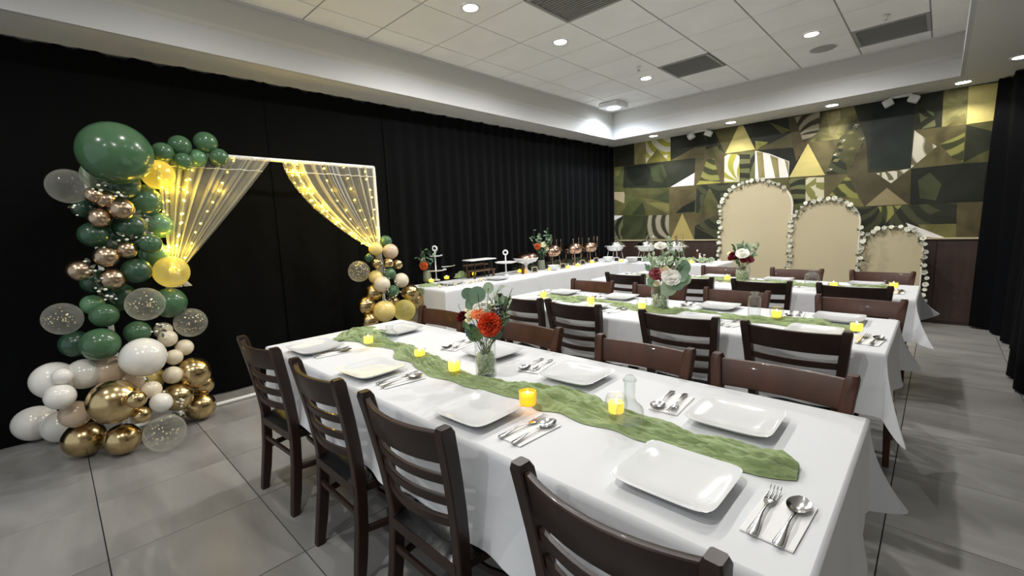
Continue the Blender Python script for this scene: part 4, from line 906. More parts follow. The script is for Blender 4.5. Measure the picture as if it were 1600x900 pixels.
# ------------------------------------------------------------------ white pipe frame with sheer drapes and light strings
FX = -4.28; FZ = 2.06; FY0, FY1 = .25, 2.44
fr = empty('white_pipe_frame', (FX, (FY0 + FY1) / 2, 0)); tag(fr, 'tall white pipe backdrop frame holding the sheer drapes', 'frame'); hh = (FY1 - FY0) / 2
for sy in (-1, 1):
    MB().tube([(0, sy * hh, 0), (0, sy * hh, FZ)], .016, 12).obj('post', 'frame_white', fr)
    MB().tube([(-.22, sy * hh, .016), (.3, sy * hh, .016)], .016, 12).obj('foot', 'frame_white', fr)
MB().tube([(0, -hh, FZ), (0, hh, FZ)], .016, 12).obj('top_rail', 'frame_white', fr); MB().tube([(0, -hh, .016), (0, hh, .016)], .016, 12).obj('base_rail', 'frame_white', fr)
def drape(ya, yb, gy, gz, bulge_a, bulge_b, label, seed, tail, strings):
    rnd = random.Random(seed); N = 150; M = 40; X0 = FX + .03
    def P(s, t):   # s across 0..1 from ya to yb, t down 0..1 to the gather
        top = ya + (yb - ya) * s; w = .05 * (s - .5)
        y = top + (gy + w - top) * (t ** (1.0 + (bulge_a * (1 - s) + bulge_b * s))); z = FZ + (gz - FZ) * t
        pl = math.sin(s * 44 + 2 * math.sin(s * 9 + seed)) * .028 * (1 - .62 * t) + math.sin(s * 97 + seed) * .010 * (1 - .6 * t)
        y += math.cos(s * 44 + 2 * math.sin(s * 9 + seed)) * .012 * (1 - .5 * t)
        return Vector((X0 + .03 + pl + .07 * t, y, z))
    rows = [[P(k / N, j / M) for k in range(N + 1)] for j in range(M + 1)]
    g = P(.5, 1)
    for q in range(1, 9):
        f = q / 8; rows.append([Vector((g.x + (rows[M][k].x - g.x) * (.8 + 1.3 * f), g.y + (rows[M][k].y - g.y) * (1 + 2.2 * f) + .02 * f, gz - tail * f)) for k in range(N + 1)])
    base = Vector((X0, (ya + yb) / 2, 0))
    o = empty('sheer_drape', base); tag(o, label, 'drape')
    MB().grid([[p - base for p in r] for r in rows]).obj('tulle', 'tulle', o, smooth=180)
    hem = [P(k / N, .0) - base + Vector((0, 0, -.12)) for k in range(N + 1)]
    MB().tube([P(k / 60, .12) - base + Vector((.003, 0, 0)) for k in range(61)], .0035, 5).obj('hem_ribbon', 'frame_white', o)
    MB().tube([g - base + Vector((-.03, -.02, 0)), g - base + Vector((.04, 0, .01)), g - base + Vector((-.0, .03, 0))], .008, 6).obj('tie', 'frame_white', o)
    return P, g
bulb_me = MB().sphere((0, 0, 0), .0062, 8, 6).mesh('bulb', 'bulb', 180)
def light_string(P, ss, nb, label, seed, power):
    rnd = random.Random(seed); p0 = P(ss[0], 0); t = empty('fairy_light_string', p0); tag(t, label, 'string lights', None)
    for s in ss:
        pts = [P(s, k / 24) + Vector((-.018, 0, 0)) - p0 for k in range(25)]; MB().tube(pts, .0012, 4).obj('wire', 'wire', t)
        for k in range(nb):
            f = (k + .5 + rnd.uniform(-.2, .2)) / nb; q = P(s, f) + Vector((rnd.choice((-.026, .014)), rnd.uniform(-.006, .006), 0)) - p0; inst('bulb', bulb_me, t, q)
        for f in ((.12, .3, .48, .64, .8, .92) if nb > 12 else (.3, .8)):
            l = bpy.data.lights.new('fairy_lamp', 'POINT'); l.energy = power * .6; l.color = (1, .66, .06); l.shadow_soft_size = .012
            lo = bpy.data.objects.new('fairy_lamp', l); COL.objects.link(lo); lo.parent = t; lo.location = P(s, f) + Vector((.03, 0, 0)) - p0
gl_ = hx(272, 428, FX + .12); gr_ = hx(590, 392, FX + .12)
PL, gL = drape(.62, 1.44, gl_.y, gl_.z, -.28, .05, 'left sheer white drape gathered behind the left balloon column', 3, .10, None)
PR, gR = drape(1.54, 2.41, gr_.y, gr_.z, .75, .0, 'right sheer white drape gathered over the right balloon cluster', 5, .45, None)
light_string(PL, (.04, .14), 11, 'yellow fairy lights in the left edge of the left drape', 1, .5); light_string(PL, (.30, .36), 11, 'yellow fairy lights down the middle of the left drape', 2, .45); light_string(PL, (.68,), 11, 'yellow fairy lights in the right half of the left drape', 3, .35)
light_string(PR, (.02, .07, .12), 16, 'dense yellow fairy lights along the curved left edge of the right drape', 4, .42); light_string(PR, (.38, .62), 9, 'yellow fairy lights in the middle of the right drape', 5, .12); light_string(PR, (.88,), 9, 'yellow fairy lights beside the right post of the frame', 6, .12)

# ------------------------------------------------------------------ balloons
def balloon_mesh(mn, n=28, rings=18):
    prof = []
    for i in range(rings + 1):
        a = PI * i / rings; z = -math.cos(a); r = math.sin(a); r *= 1 - .10 * max(0, -z) ** 1.5; z_ = z * (1.10 if z < 0 else 1.0); prof.append((max(r, .0001), z_))
    m = MB().lathe(prof, n); m.lathe([(.02, -1.085), (.035, -1.11), (.03, -1.14), (.06, -1.17), (.0001, -1.165)], 8); return m.mesh('balloon', mn, 180)
BM = {}
def flakes_mesh(seed):
    rnd = random.Random(seed); m = MB()
    for k in range(46):
        a = rnd.gauss(.9, .7); z = rnd.gauss(.1, .35); z = max(-.9, min(.9, z)); s_ = math.sqrt(1 - z * z); d = Vector((s_ * math.cos(a), s_ * math.sin(a), z)); p = d * .96; t1 = d.orthogonal().normalized(); t2 = d.cross(t1); q = rnd.uniform(.022, .055); o = rnd.uniform(0, 6)
        m.add([p + (t1 * math.cos(o + h * PI / 3) + t2 * math.sin(o + h * PI / 3)) * q for h in range(6)], [tuple(range(6))])
    return m.mesh('confetti', 'confetti', 0)
FLK = [flakes_mesh(k) for k in range(3)]
BCOL = {'green': 'b_green', 'dgreen': 'b_green_dark', 'lgreen': 'b_green_light', 'white': 'b_white', 'cream': 'b_cream', 'blush': 'b_blush', 'yellow': 'b_yellow', 'gold': 'b_gold', 'rose': 'b_rose', 'clear': 'b_clear', 'cyel': 'b_clear_yellow', 'cgrn': 'b_clear_green'}
BN = []
def balloon(u, v, rv, col, x, label, conf=False, grp=None, onfloor=False):
    if BCOL[col] not in BM: BM[BCOL[col]] = balloon_mesh(BCOL[col])
    p = hx(u, v, x)
    for _ in range(8):
        r = rv * depth(p) / FPX
        if onfloor: p = hz(u, v, r * 1.0)
    rnd = random.Random(int(u * 7 + v)); 
    # knots point back into the column
    cc = Vector((p.x - .25, 0.0 if u < 400 else 0, 0)); d = Vector((rnd.uniform(.5, 1), rnd.uniform(-.5, .5), rnd.uniform(-.3, .5))).normalized()
    o = inst('balloon', BM[BCOL[col]], None, p, d.to_track_quat('Z', 'Y').to_euler(), r * .97); tag(o, label, 'balloon', grp)
    if conf:
        f = inst('confetti', FLK[int(u) % 3], o, (0, 0, 0)); f.rotation_euler = (d.to_track_quat('Z', 'Y').to_euler().to_matrix().inverted() @ Matrix.Rotation(-1.3, 3, 'Z')).to_euler(); f['kind'] = 'stuff'
XL = -4.08
BL = [
 (181, 240, 49, 'green', -4.00, 'very large green balloon at the top of the left column'),
 (254, 238, 15.5, 'green', -4.15, 'small green balloon on the frame top right beside the very large one'), (281, 228, 16.5, 'green', -4.2, 'small green balloon, upper left of the six on the frame top'), (321, 223, 17, 'green', -4.2, 'small green balloon, highest of the six on the frame top'), (286, 252, 13.5, 'green', -4.15, 'small green balloon, lower middle of the six on the frame top'), (309, 247, 14, 'lgreen', -4.22, 'small green balloon tucked under the highest one on the frame top'), (342, 246, 14, 'green', -4.18, 'small green balloon, rightmost on the frame top'),
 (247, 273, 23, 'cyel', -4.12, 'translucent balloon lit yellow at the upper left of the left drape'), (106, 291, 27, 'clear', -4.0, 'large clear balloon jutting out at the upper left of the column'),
 (155, 274, 24, 'cgrn', -4.25, 'translucent sage balloon under the very large green one'), (192, 290, 24, 'dgreen', -4.12, 'dark green balloon under the very large green one'), (222, 314, 27, 'green', -4.2, 'green balloon left of the lit drape, upper part of the column'), (130, 326, 15, 'dgreen', -4.15, 'small dark green balloon below the large clear one'),
 (146, 305, 13, 'rose', -3.98, 'small bronze chrome balloon touching the large clear one'), (163, 312, 14.5, 'rose', -4.0, 'bronze chrome balloon in the upper trio, middle'), (190, 327, 17.5, 'rose', -3.96, 'bronze chrome balloon in the upper trio, right'), (155, 341, 16, 'rose', -3.98, 'bronze chrome balloon in the upper trio, lowest'),
 (146, 367, 20, 'dgreen', -4.05, 'dark green balloon at the left side below the bronze trio'), (203, 355, 24, 'dgreen', -4.08, 'dark green balloon in the middle of the column'), (247, 352, 21, 'lgreen', -4.22, 'light green balloon glowing next to the fairy lights'), (235, 381, 16, 'green', -3.98, 'small green balloon at the right side, mid height'), (242, 397, 21, 'lgreen', -4.2, 'light green balloon beside the lit drape gather'), (214, 423, 20, 'dgreen', -4.0, 'dark green balloon above the confetti balloons'),
 (166, 401, 17.5, 'rose', -3.97, 'bronze chrome balloon, upper left of the lower group'), (198, 391, 14, 'rose', -3.98, 'small bronze chrome balloon, upper right of the lower group'), (124, 423, 17, 'rose', -4.0, 'bronze chrome balloon, leftmost of the lower group'), (176, 436, 17.5, 'rose', -3.98, 'bronze chrome balloon, bottom of the lower group'),
 (150, 440, 20, 'dgreen', -4.2, 'dark green balloon behind the lower bronze group'), (185, 465, 24, 'dgreen', -4.22, 'dark green balloon behind the left green ones'), (190, 375, 26, 'dgreen', -4.28, 'dark green balloon deep inside the column'),
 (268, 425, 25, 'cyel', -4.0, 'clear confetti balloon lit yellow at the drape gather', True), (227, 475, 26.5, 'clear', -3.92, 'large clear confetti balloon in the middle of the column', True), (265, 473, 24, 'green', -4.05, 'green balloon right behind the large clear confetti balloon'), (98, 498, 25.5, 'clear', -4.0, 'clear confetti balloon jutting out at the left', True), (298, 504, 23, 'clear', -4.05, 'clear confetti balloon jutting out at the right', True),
 (163, 493, 19, 'green', -3.98, 'green balloon in the green trio, left'), (145, 476, 16, 'lgreen', -4.1, 'light green balloon peeking above the green trio'), (215, 519, 18, 'green', -4.0, 'green balloon in the green trio, right'), (157, 538, 26, 'green', -3.9, 'large green balloon in the green trio, lowest'), (118, 537, 21, 'dgreen', -4.05, 'dark green balloon left behind the lowest green one'),
 (255, 516, 13, 'cream', -4.1, 'small cream balloon beside the right confetti balloon'), (262, 529, 13.5, 'cream', -4.0, 'small cream balloon above right of the large white one'), (288, 543, 13, 'cream', -4.02, 'small cream balloon farthest right of the cream group'), (272, 558, 12.5, 'cream', -3.98, 'small cream balloon touching the right side of the large white one'), (224, 558, 31, 'white', -3.82, 'large pearl white balloon in the middle of the lower column'), (270, 586, 14, 'cream', -3.93, 'small cream balloon below right of the large white one'),
 (84, 594, 29, 'white', -3.98, 'white balloon at the left side above the floor'), (97, 588, 13.5, 'white', -3.85, 'small white balloon in front of the left white ones'), (132, 584, 24, 'white', -3.98, 'white balloon below the lowest green one'), (168, 580, 25, 'blush', -4.0, 'beige balloon between green and chrome gold ones'), (200, 596, 24, 'blush', -4.02, 'beige balloon behind the large pearl white one'), (232, 592, 22, 'yellow', -4.05, 'pale yellow balloon under the large pearl white one'),
 (94, 620, 20, 'white', -3.82, 'tilted white balloon at the left above the floor'), (118, 647, 21, 'blush', -3.92, 'beige balloon left of the large chrome gold one'),
 (178, 627, 35, 'gold', -3.72, 'largest chrome gold balloon'), (213, 624, 14, 'gold', -3.55, 'small chrome gold balloon in front of the largest one'), (222, 648, 13, 'gold', -3.68, 'small dark gold balloon below the small chrome one'), (302, 582, 25, 'gold', -3.98, 'chrome gold balloon at the upper right of the base'), (316, 600, 17, 'gold', -4.12, 'gold balloon behind the upper right chrome one'), (277, 620, 22, 'gold', -3.92, 'chrome gold balloon behind the flower sprigs'),
 (237, 609, 14, 'cream', -3.75, 'small cream balloon right of the largest gold one'), (252, 629, 15.5, 'white', -3.68, 'small white balloon in the middle of the base')]
for b in BL: balloon(*b[:6], conf=len(b) > 6, grp=None)
for b in [(56, 660, 28.5, 'white', XL, 'white balloon on the floor, farthest left'), (96, 666, 25, 'white', XL, 'white balloon on the floor, second from the left'), (132, 685, 28.5, 'gold', XL, 'chrome gold balloon on the floor with dark tip, left'), (192, 686, 24.5, 'gold', XL, 'chrome gold balloon on the floor, middle'), (258, 676, 29, 'clear', XL, 'clear confetti balloon on the floor', True), (313, 634, 22, 'gold', XL, 'chrome gold balloon on the floor, farthest right at the base rail')]:
    balloon(*b[:6], conf=len(b) > 6, onfloor=True)
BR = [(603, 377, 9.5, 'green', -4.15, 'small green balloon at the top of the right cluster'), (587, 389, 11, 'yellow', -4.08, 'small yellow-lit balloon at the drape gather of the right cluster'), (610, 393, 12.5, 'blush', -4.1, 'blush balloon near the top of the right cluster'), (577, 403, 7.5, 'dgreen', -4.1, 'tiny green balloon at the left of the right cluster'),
 (589, 411, 8, 'gold', -4.05, 'small chrome gold balloon, left of the row of three'), (607, 411, 8.3, 'gold', -4.05, 'small chrome gold balloon, middle of the row of three'), (621, 413, 8.3, 'gold', -4.08, 'small chrome gold balloon, right of the row of three'), (561, 424, 17, 'clear', -4.15, 'clear confetti balloon at the left of the right cluster', True),
 (587, 433, 11, 'yellow', -4.1, 'pale yellow balloon at the left middle of the right cluster'), (609, 428, 10, 'green', -4.05, 'green balloon in the middle of the right cluster'), (597, 444, 13, 'cream', -4.0, 'cream balloon in the middle of the right cluster'), (627, 438, 12, 'cream', -4.02, 'cream balloon at the right middle of the right cluster'), (614, 455, 10, 'green', -3.98, 'green balloon in the lower middle of the right cluster'),
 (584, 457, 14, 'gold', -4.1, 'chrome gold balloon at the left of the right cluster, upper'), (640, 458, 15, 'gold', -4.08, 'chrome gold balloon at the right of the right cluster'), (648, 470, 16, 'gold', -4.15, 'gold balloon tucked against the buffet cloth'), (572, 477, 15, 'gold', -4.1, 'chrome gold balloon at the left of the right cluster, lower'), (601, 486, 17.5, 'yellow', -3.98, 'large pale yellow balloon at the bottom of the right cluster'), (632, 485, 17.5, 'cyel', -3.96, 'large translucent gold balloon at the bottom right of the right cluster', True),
 (578, 501, 14, 'gold', -4.05, 'chrome gold balloon low behind the front table runner end'), (614, 472, 11, 'gold', -4.12, 'gold balloon deep in the middle of the right cluster'), (600, 520, 20, 'gold', -4.1, 'gold balloon hidden low in the right cluster'), (640, 520, 20, 'blush', -4.1, 'blush balloon hidden low in the right cluster'), (618, 550, 22, 'white', -4.08, 'white balloon on the floor hidden behind the front table')]
for b in BR: balloon(*b[:6], conf=len(b) > 6)
# twig sprigs with small white blooms tucked between the balloons
def sprig(pts, x, label, seed, sc=1):
    rnd = random.Random(seed); P = [hx(u, v, x) for u, v in pts]; o = P[0]; t = empty('blossom_sprig', o); tag(t, label, 'sprig'); P = [p - o for p in P]
    MB().tube(P, .0025, 5).obj('twig', 'twig', t); bl = MB(); lf = MB()
    for i in range(len(P) - 1):
        for k in range(5):
            q = P[i].lerp(P[i + 1], k / 5) + Vector((rnd.uniform(0, .03), rnd.uniform(-.03, .03), rnd.uniform(-.03, .03))) * sc
            if rnd.random() < .6: bl.sphere(q, .010 * sc * rnd.uniform(.7, 1.2), 6, 4, sc=(1, 1, .7))
            else: leaf_mesh(lf, q, (rnd.uniform(-1, 1), rnd.uniform(-1, 1), rnd.uniform(-1, 1)), .035 * sc, .018 * sc, Vector((1, 0, .3)))
    bl.obj('blossoms', 'bloom_white', t, smooth=180)['kind'] = 'stuff'
    if lf.v: lf.obj('leaves', 'garland_leaf', t, smooth=180)['kind'] = 'stuff'
sprig([(110, 325), (125, 334)], -3.95, 'short blossom sprig at the left of the upper bronze trio', 1); sprig([(143, 283), (160, 292), (180, 303), (200, 312)], -3.86, 'blossom sprig above the upper bronze trio', 2)
sprig([(212, 330), (228, 343), (238, 352), (232, 362), (222, 368)], -3.88, 'blossom sprig right of the upper bronze trio', 3); sprig([(170, 385), (185, 374), (205, 374), (220, 368)], -3.88, 'blossom sprig above the lower bronze group', 4)
sprig([(128, 408), (138, 415), (148, 425), (152, 445), (160, 460), (180, 475)], -3.86, 'blossom sprig crossing the lower bronze group', 5); sprig([(243, 508), (258, 515), (240, 520)], -3.86, 'dark leafy sprig beside the small cream balloons', 6)
sprig([(262, 612), (275, 622), (282, 634), (270, 645), (290, 652)], -3.74, 'white blossom sprig on the gold balloons at the right of the base', 7); sprig([(222, 591), (232, 597)], -3.72, 'dark leafy sprig under the large pearl white balloon', 8)
sprig([(592, 405), (600, 422), (607, 440), (605, 462)], -3.95, 'green and white sprig running down the right cluster', 9, .8); sprig([(617, 440), (622, 455), (612, 468), (600, 470)], -3.93, 'green sprig in the lower right cluster', 10, .8)

# ------------------------------------------------------------------ things on the buffet
BZ = TOPZ + .0045
def on_buffet(u, v): return hz(u, v, BZ)
def torus(m, c, R, r, axis='x', n=20, k=8):
    c = Vector(c); rows = []
    for i in range(n + 1):
        a = 2 * PI * i / n; d = Vector((0, math.cos(a), math.sin(a))) if axis == 'x' else Vector((math.cos(a), 0, math.sin(a)))
        o = Vector((1, 0, 0)) if axis == 'x' else Vector((0, 1, 0)); rows.append([c + d * R + (d * math.cos(2 * PI * j / k) + o * math.sin(2 * PI * j / k)) * r for j in range(k + 1)])
    m.grid(rows)
def tier_stand(p, plates, htop, label):
    t = empty('tiered_cake_stand', p); tag(t, label, 'stand')
    pole = MB().lathe([(.0001, 0), (.05, 0), (.045, .01), (.012, .02), (.009, .03), (.009, htop - .06), (.0001, htop - .06)], 16).obj('pole', 'stand_white', t)
    for z, r in plates:
        N = 40; rows = []
        for rr, dz in ((.0, 0), (.75, 0), (.95, .006), (1.0, .018), (.97, .018), (.93, .008), (.72, .004), (0, .004)):
            rows.append([Vector((r * max(rr, .001) * (1 + (.05 * math.cos(k * 2 * PI / N * 10) if rr > .9 else 0)) * math.cos(2 * PI * k / N), r * max(rr, .001) * (1 + (.05 * math.cos(k * 2 * PI / N * 10) if rr > .9 else 0)) * math.sin(2 * PI * k / N), z + dz)) for k in range(N + 1)])
        MB().grid(rows).obj('scalloped_plate', 'stand_white', t, smooth=60)
    m = MB(); torus(m, (0, 0, htop - .03), .028, .010, 'y'); o = m.obj('ring_handle', 'stand_white', pole, smooth=180); o.rotation_euler = (0, 0, .8)
tier_stand(on_buffet(682, 438), [(.12, .135), (.30, .095)], .43, 'taller white scalloped two-tier stand with ring handle')
tier_stand(on_buffet(699, 435) + Vector((-.06, 0, 0)), [(.15, .145)], .34, 'shorter white scalloped stand with ring handle right of the taller one')
tier_stand(on_buffet(791, 430), [(.16, .14)], .33, 'white scalloped single-tier stand beside the fruit bowl')
# risers and tray
p = on_buffet(757, 433) + Vector((-.05, 0, 0)); t = empty('wooden_riser', p, PI / 2); tag(t, 'low brown wooden two-step riser on the near buffet table', 'riser')
for x in (-.17, .17):
    for y in (-.05, .05): MB().box((x, y, .04), (.02, .02, .08)).obj('leg', 'crate_wood', t)
MB().box((0, 0, .09), (.38, .14, .016), .002).obj('lower_board', 'crate_wood', t); MB().box((.0, .11, .155), (.34, .12, .016), .002).obj('upper_board', 'crate_wood', t)
for x in (-.15, .15): MB().box((x, .11, .075), (.02, .02, .15)).obj('leg', 'crate_wood', t)
p = Vector((-4.22, hx(750, 424, -4.22).y, BZ)); t = empty('serving_tray_stand', p, PI / 2); tag(t, 'white rectangular tray raised on a dark stand behind the wooden riser', 'tray')
MB().box((0, 0, .235), (.42, .2, .014), .006).obj('tray', 'stand_white', t)
for x in (-.15, .15):
    for y in (-.07, .07): MB().tube([(x, y, 0), (x * .95, y, .23)], .006, 6).obj('leg', 'table_metal', t)
p = on_buffet(732, 429); t = empty('lidded_jar', p + Vector((-.08, 0, 0))); tag(t, 'grey-green lidded glass jar left of the wooden riser', 'jar')
MB().lathe([(.0001, 0), (.055, 0), (.065, .02), (.06, .11), (.04, .14), (.04, .15)], 18).obj('body', 'grey_cloth', t); MB().lathe([(.045, .15), (.03, .175), (.008, .185), (.014, .205), (.0001, .215)], 14).obj('lid', 'ceramic', t)
def gauze(c, r, label, seed, h=.05):
    rnd = random.Random(seed); m = MB(); n, k = 30, 40; ph = [rnd.uniform(0, 6) for _ in range(4)]; rows = []
    for j in range(n + 1):
        row = []
        for i in range(k + 1):
            a = 2 * PI * i / k; f = j / n; rr = r[0] * f * (1 + .15 * math.sin(3 * a + ph[0]) + .08 * math.sin(8 * a + ph[1])); z = h * (1 - f ** 2) * (.55 + .25 * math.sin(a * 5 + f * 12 + ph[2]) + .2 * math.sin(a * 9 - f * 20 + ph[3])); row.append(Vector((rr * math.cos(a), rr * r[1] / r[0] * math.sin(a), max(.0006, z))))
        rows.append(row)
    o = MB().grid(rows).obj('gauze_cloth', 'runner_green', smooth=180); o.location = c; tag(o, label, 'cloth')
gauze(on_buffet(722, 433) + Vector((.0, 0, 0)), (.13, .10), 'crumpled pale green gauze left of the wooden riser', 1, .09)
gauze(Vector((-4.20, 2.98, BZ)), (.16, .12), 'green gauze at the near corner of the buffet beside the flower jar', 2, .03)
m = MB(); rows = []
for j in range(16):
    f = j / 15; rows.append([Vector((-.17 * (1 - .55 * f) * (k / 12 - .5) * 2 * 1.0, -.018 - .012 * math.sin(k * 1.7 + f * 3) - .02 * f, -.19 * f * (1 - .25 * abs(k / 12 - .5)))) for k in range(13)])
o = m.grid(rows).obj('gauze_drop', 'runner_green', smooth=180); o.location = (-4.18, 2.80, BZ + .004); tag(o, 'green gauze hanging over the near end of the buffet cloth', 'cloth')
# small white cup flowers row along the front
for (u, v, lb) in ((674, 441, 'small yellow candle cup at the near corner of the buffet'), (698, 436, 'small yellow candle cup below the scalloped stands'), (740, 430, 'yellow candle cup left of the wooden riser'), (812, 425, 'small glowing candle cup near the fruit bowl'), (888, 419, 'yellow candle cup in front of the second chafing dish'), (903, 416, 'pale yellow candle cup in front of the chafing dishes'), (925, 411, 'pale candle cup below the third chafing dish'), (971, 409, 'pale candle cup between the two round white bowls'), (1080, 411, 'candle cup at the right end of the cross buffet'), (1070, 413, 'candle cup behind the middle bouquet on the cross buffet'), (860, 422, 'small candle cup left of the tilted white bowl')):
    candle(on_buffet(u, v), 'low', lb, 1.25)
# framed menu cards
for (u, v, lb) in ((836, 426, 'small framed black sign near the fruit bowl'), (880, 420, 'small framed black sign in front of the first chafing dish'), (911, 414, 'small framed black sign in front of the second chafing dish'), (932, 410, 'small framed black sign at the corner of the buffet'), (963, 409.5, 'small framed black sign between the white bowls, front of the cross buffet'), (999, 409.5, 'small framed black sign right of the white bowls')):
    p = on_buffet(u, v); a = PI / 2 if u < 940 else 0; t = empty('framed_sign', p, a - .25 if u < 940 else 0); tag(t, lb, 'sign'); Mx = Matrix.Rotation(-.2, 3, 'X')
    MB().box(Mx @ Vector((0, 0, .042)), (.075, .004, .055), 0, Mx).obj('board', 'board_black', t)
    f = MB()
    for dx, dz, sx, sz in ((-.042, .042, .01, .075), (.042, .042, .01, .075), (0, .01, .094, .01), (0, .075, .094, .01)): f.box(Mx @ Vector((dx, 0, dz)), (sx, .009, sz), 0, Mx)
    f.obj('frame', 'cap_trim' if u < 940 else 'stand_white', t); MB().box((0, .025, .018), (.01, .05, .004), 0, Matrix.Rotation(.5, 3, 'X')).obj('prop', 'table_metal', t)
for (u, v, r, h, lb) in ((948, 409.5, .085, .085, 'round white bowl at the corner of the buffet'), (985, 410, .095, .08, 'white serving bowl right of the first white bowl'), (867, 422, .085, .07, 'tilted pale bowl in front of the copper chafing dishes')):
    p = on_buffet(u, v); t = MB().lathe(shell([(.0001, .001), (r * .45, .001), (r * .75, h * .35), (r * .95, h * .8), (r, h)], .005), 28).obj('serving_bowl', 'ceramic', smooth=60); t.location = p + Vector((-.02 if u < 940 else 0, .0 if u < 940 else .05, 0)); tag(t, lb, 'bowl')
def chafer(p, metal, label, s=1.0, lift=.0, rz=0):
    t = empty('chafing_dish', p, rz); tag(t, label, 'chafing dish')
    f = MB()
    for a in (PI / 4, 3 * PI / 4, 5 * PI / 4, 7 * PI / 4): f.tube([(.15 * s * math.cos(a), .15 * s * math.sin(a), 0), (.12 * s * math.cos(a), .12 * s * math.sin(a), .10 * s + lift), (.15 * s * math.cos(a), .15 * s * math.sin(a), .15 * s + lift)], .006 * s, 6)
    f.obj('stand', metal, t, smooth=180)
    z = .12 * s + lift; MB().lathe([(.0001, z - .02), (.10 * s, z - .02), (.145 * s, z + .02), (.15 * s, z + .06 * s), (.17 * s, z + .065 * s), (.168 * s, z + .075 * s)], 28).obj('pan', 'stand_white' if metal == 'chrome' else 'copper', t)
    z2 = z + .075 * s; ld = MB().lathe([(.165 * s, z2), (.16 * s, z2 + .02 * s), (.13 * s, z2 + .055 * s), (.08 * s, z2 + .082 * s), (.02 * s, z2 + .092 * s), (.0001, z2 + .093 * s)], 28).obj('lid', metal, t, smooth=180)
    MB().lathe([(.0001, z2 + .088 * s), (.010 * s, z2 + .09 * s), (.008 * s, z2 + .115 * s), (.02 * s, z2 + .13 * s), (.018 * s, z2 + .15 * s), (.0001, z2 + .155 * s)], 12).obj('knob', 'chrome', ld)
    for sx in (-1, 1):
        m = MB(); m.tube([(sx * .165 * s, -.04 * s, z + .05 * s), (sx * .215 * s, -.03 * s, z + .06 * s), (sx * .215 * s, .03 * s, z + .06 * s), (sx * .165 * s, .04 * s, z + .05 * s)], .006 * s, 6); m.obj('handle', metal, t, smooth=180)
    m = MB(); m.tube([(-.05 * s, .15 * s, z2), (-.055 * s, .15 * s, z2 + .17 * s), (.055 * s, .15 * s, z2 + .17 * s), (.05 * s, .15 * s, z2)], .004 * s, 6); m.obj('lid_rest', metal, t, smooth=180)
    MB().lathe([(.0001, 0), (.035 * s, 0), (.035 * s, .045 * s), (.0001, .045 * s)], 14).obj('burner', metal, t)
for (u, v, x, lb, mt, s) in ((862, 405, -4.12, 'copper chafing dish, first and nearest along the curtain', 'copper', .92), (896, 402, -4.12, 'copper chafing dish, second along the curtain', 'copper', .92), (920, 398, -4.15, 'copper chafing dish, third along the curtain', 'copper', .9)):
    p = hx(u, v, x); chafer(Vector((x, p.y, BZ)), mt, lb, s, .09, -PI / 2)
for (u, lb) in ((961, 'silver chafing dish at the corner of the two buffets'), (1010, 'silver chafing dish in the middle of the cross buffet'), (1056, 'silver chafing dish behind the middle bouquet')):
    p = hy(u, 400, 6.78); chafer(Vector((p.x, 6.78, BZ)), 'chrome', lb, .95, .06)
# fruit bowl with flowers, bottles, dark pitcher
p = hx(822, 415, -4.08); p = Vector((-4.08, p.y, BZ)); t = empty('footed_bowl', p); tag(t, 'copper footed serving bowl with a wide pale rim near the middle of the buffet', 'bowl')
MB().lathe([(.0001, 0), (.07, 0), (.05, .02), (.02, .05), (.02, .10), (.05, .125), (.14, .15), (.175, .20), (.17, .205)], 28).obj('base', 'stand_white', t); MB().lathe([(.172, .205), (.16, .235), (.11, .265), (.0001, .275)], 28).obj('lid', 'copper', t)
def potted(p, label, blooms, n, h, sp_, seed, jar=True, mt=('eucalyptus', 'leaf_green', 'euca_dark')):
    rnd = random.Random(seed); t = empty('flower_jar', p); tag(t, label, 'flowers')
    z0 = .12 if jar else 0
    if jar: MB().lathe([(.0001, 0), (.05, 0), (.055, .02), (.05, .13), (.045, .14)], 18).obj('jar', 'grey_cloth', t)
    for k in range(n):
        a = rnd.uniform(0, 6.28); tip = Vector((sp_ * math.cos(a) * rnd.uniform(.3, 1), sp_ * math.sin(a) * rnd.uniform(.3, 1), z0 + h * rnd.uniform(.55, 1))); m = MB()
        for q in range(8): f = .35 + .65 * q / 7; leaf_mesh(m, Vector((0, 0, z0)).lerp(tip, f), (rnd.uniform(-1, 1), rnd.uniform(-1, 1), rnd.uniform(-.2, 1)), .045, .028, Vector((rnd.uniform(-1, 1), -1, .5)))
        m.tube([Vector((0, 0, z0 * .8)), tip], .0018, 4); m.obj('leafy_sprig', mt[k % 3], t, smooth=180)['kind'] = 'stuff'
    for me, dx, dy, dz, sc in blooms: flower_obj(me, t, (dx, dy, dz), (.6, -.7, .5), sc, 'flower')
potted(on_buffet(670, 440) + Vector((-.03, 0, 0)), 'stone-coloured jar with orange flower and eucalyptus at the near end of the buffet', [(CARN_O, .03, -.06, .20, 1.3), (ROSE_C, .0, -.05, .26, 1.8)], 11, .30, .16, 4)
p = hx(826, 405, -4.15); potted(Vector((-4.13, p.y + .25, BZ)), 'flower arrangement with yellow and coral blooms behind the footed bowl', [(ROSE_C, .06, -.02, .36, 2.0), (CARN_O, .02, -.10, .34, 1.1), (ROSE_C, .09, .02, .30, 1.6)], 14, .50, .2, 6, True)
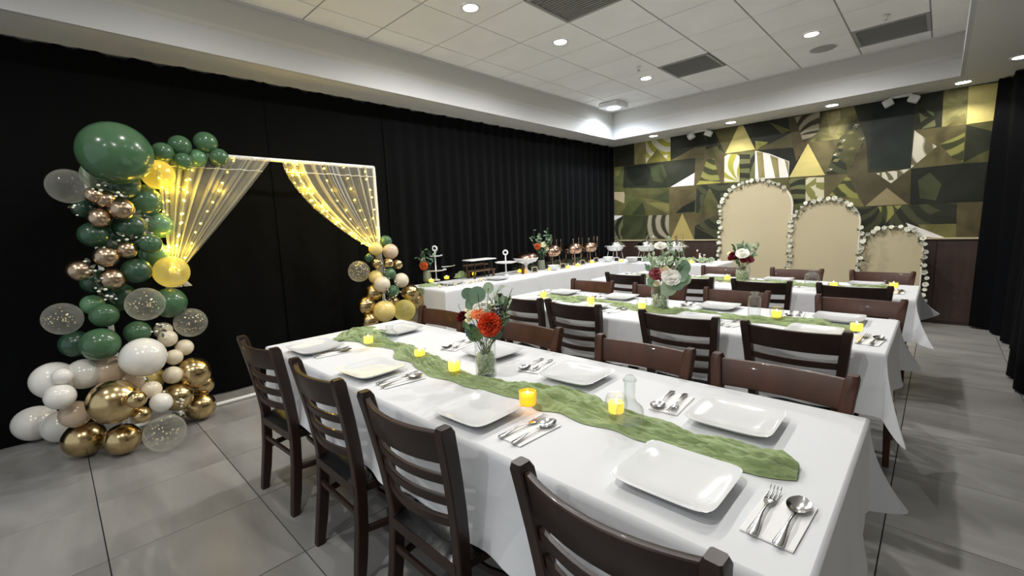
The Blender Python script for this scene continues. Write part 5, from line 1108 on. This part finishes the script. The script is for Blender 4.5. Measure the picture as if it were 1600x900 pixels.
for (u, v, hh, r, mt, lb) in ((817, 428, .16, .018, 'brown_glass', 'small brown glass bottle in front of the footed bowl'), (821, 427, .075, .016, 'orange_glass', 'small orange glowing bottle in front of the footed bowl'), (1086, 411, .19, .022, 'brown_glass', 'tall brown bottle at the right end of the cross buffet'), (1097, 411, .12, .03, 'copper', 'round copper jar at the right end of the cross buffet'), (1090, 410, .13, .024, 'ceramic', 'pale bottle between the brown bottle and copper jar')):
    p = on_buffet(u, v) + Vector((0, .08 if u > 1000 else 0, 0)); t = empty('sauce_bottle', p); tag(t, lb, 'bottle')
    MB().lathe([(.0001, 0), (r, 0), (r, hh * .6), (r * .5, hh * .72), (r * .45, hh * .9), (.0001, hh * .9)], 14).obj('body', mt, t); MB().lathe([(r * .5, hh * .88), (r * .55, hh), (.0001, hh)], 12).obj('cap', 'stand_white', t)
for (x, y0, y1, n, sd, lb) in ((-4.22, 4.5, 6.2, 26, 1, 'leafy green garland along the back of the curtain-side buffet'),):
    rnd = random.Random(sd); t = empty('leaf_garland', (x, y0, BZ)); tag(t, lb, 'garland'); m = MB(); pts = []
    for k in range(60):
        f = k / 59; pts.append(Vector((.03 * math.sin(f * 20), (y1 - y0) * f, .03 + .01 * math.sin(f * 31))))
    for p_ in pts:
        for q in range(9): leaf_mesh(m, p_, (rnd.uniform(-1, 1), rnd.uniform(-1, 1), rnd.uniform(.0, 1)), rnd.uniform(.05, .09), .035, Vector((1, 0, .4)))
    m.obj('leaves', 'garland_leaf', t, smooth=180)['kind'] = 'stuff'; MB().tube(pts, .004, 5).obj('vine', 'twig', t)
rnd = random.Random(9); t = empty('leaf_garland', (-3.55, 6.62, BZ)); tag(t, 'leafy green garland along the cross buffet behind the bowls', 'garland'); m = MB(); pts = [Vector((1.2 * k / 40, .03 * math.sin(k), .025)) for k in range(41)]
for p_ in pts:
    for q in range(9): leaf_mesh(m, p_, (rnd.uniform(-1, 1), rnd.uniform(-1, 1), rnd.uniform(0, 1)), rnd.uniform(.05, .08), .032, Vector((0, -1, .4)))
m.obj('leaves', 'euca_pale', t, smooth=180)['kind'] = 'stuff'; MB().tube(pts, .004, 5).obj('vine', 'twig', t)
rnd = random.Random(11); t = empty('rose_petal_trail', (-3.95, 2.95, BZ)); tag(t, 'row of small cream blossoms along the near buffet edge', 'garland'); cr_me = make_rose(.02, 2, seed=3).mesh('blossom', 'petal_cream', 180)
for k in range(16): inst('blossom', cr_me, t, (rnd.uniform(-.05, .05), k * .045, .012), (rnd.uniform(-.4, .4), rnd.uniform(-.4, .4), 0), rnd.uniform(.8, 1.3))
p = on_buffet(775, 437) + Vector((.0, .02, 0)); tag(inst('square_plate', PLATE, None, p, (0, 0, .1)), 'white square plate on the near buffet table right of the wooden riser', 'plate')
p = on_buffet(700, 446) ; tag(inst('square_plate', PLATE, None, p + Vector((-.06, .08, 0)), (0, 0, .05)), 'white square plate at the near front edge of the buffet', 'plate')
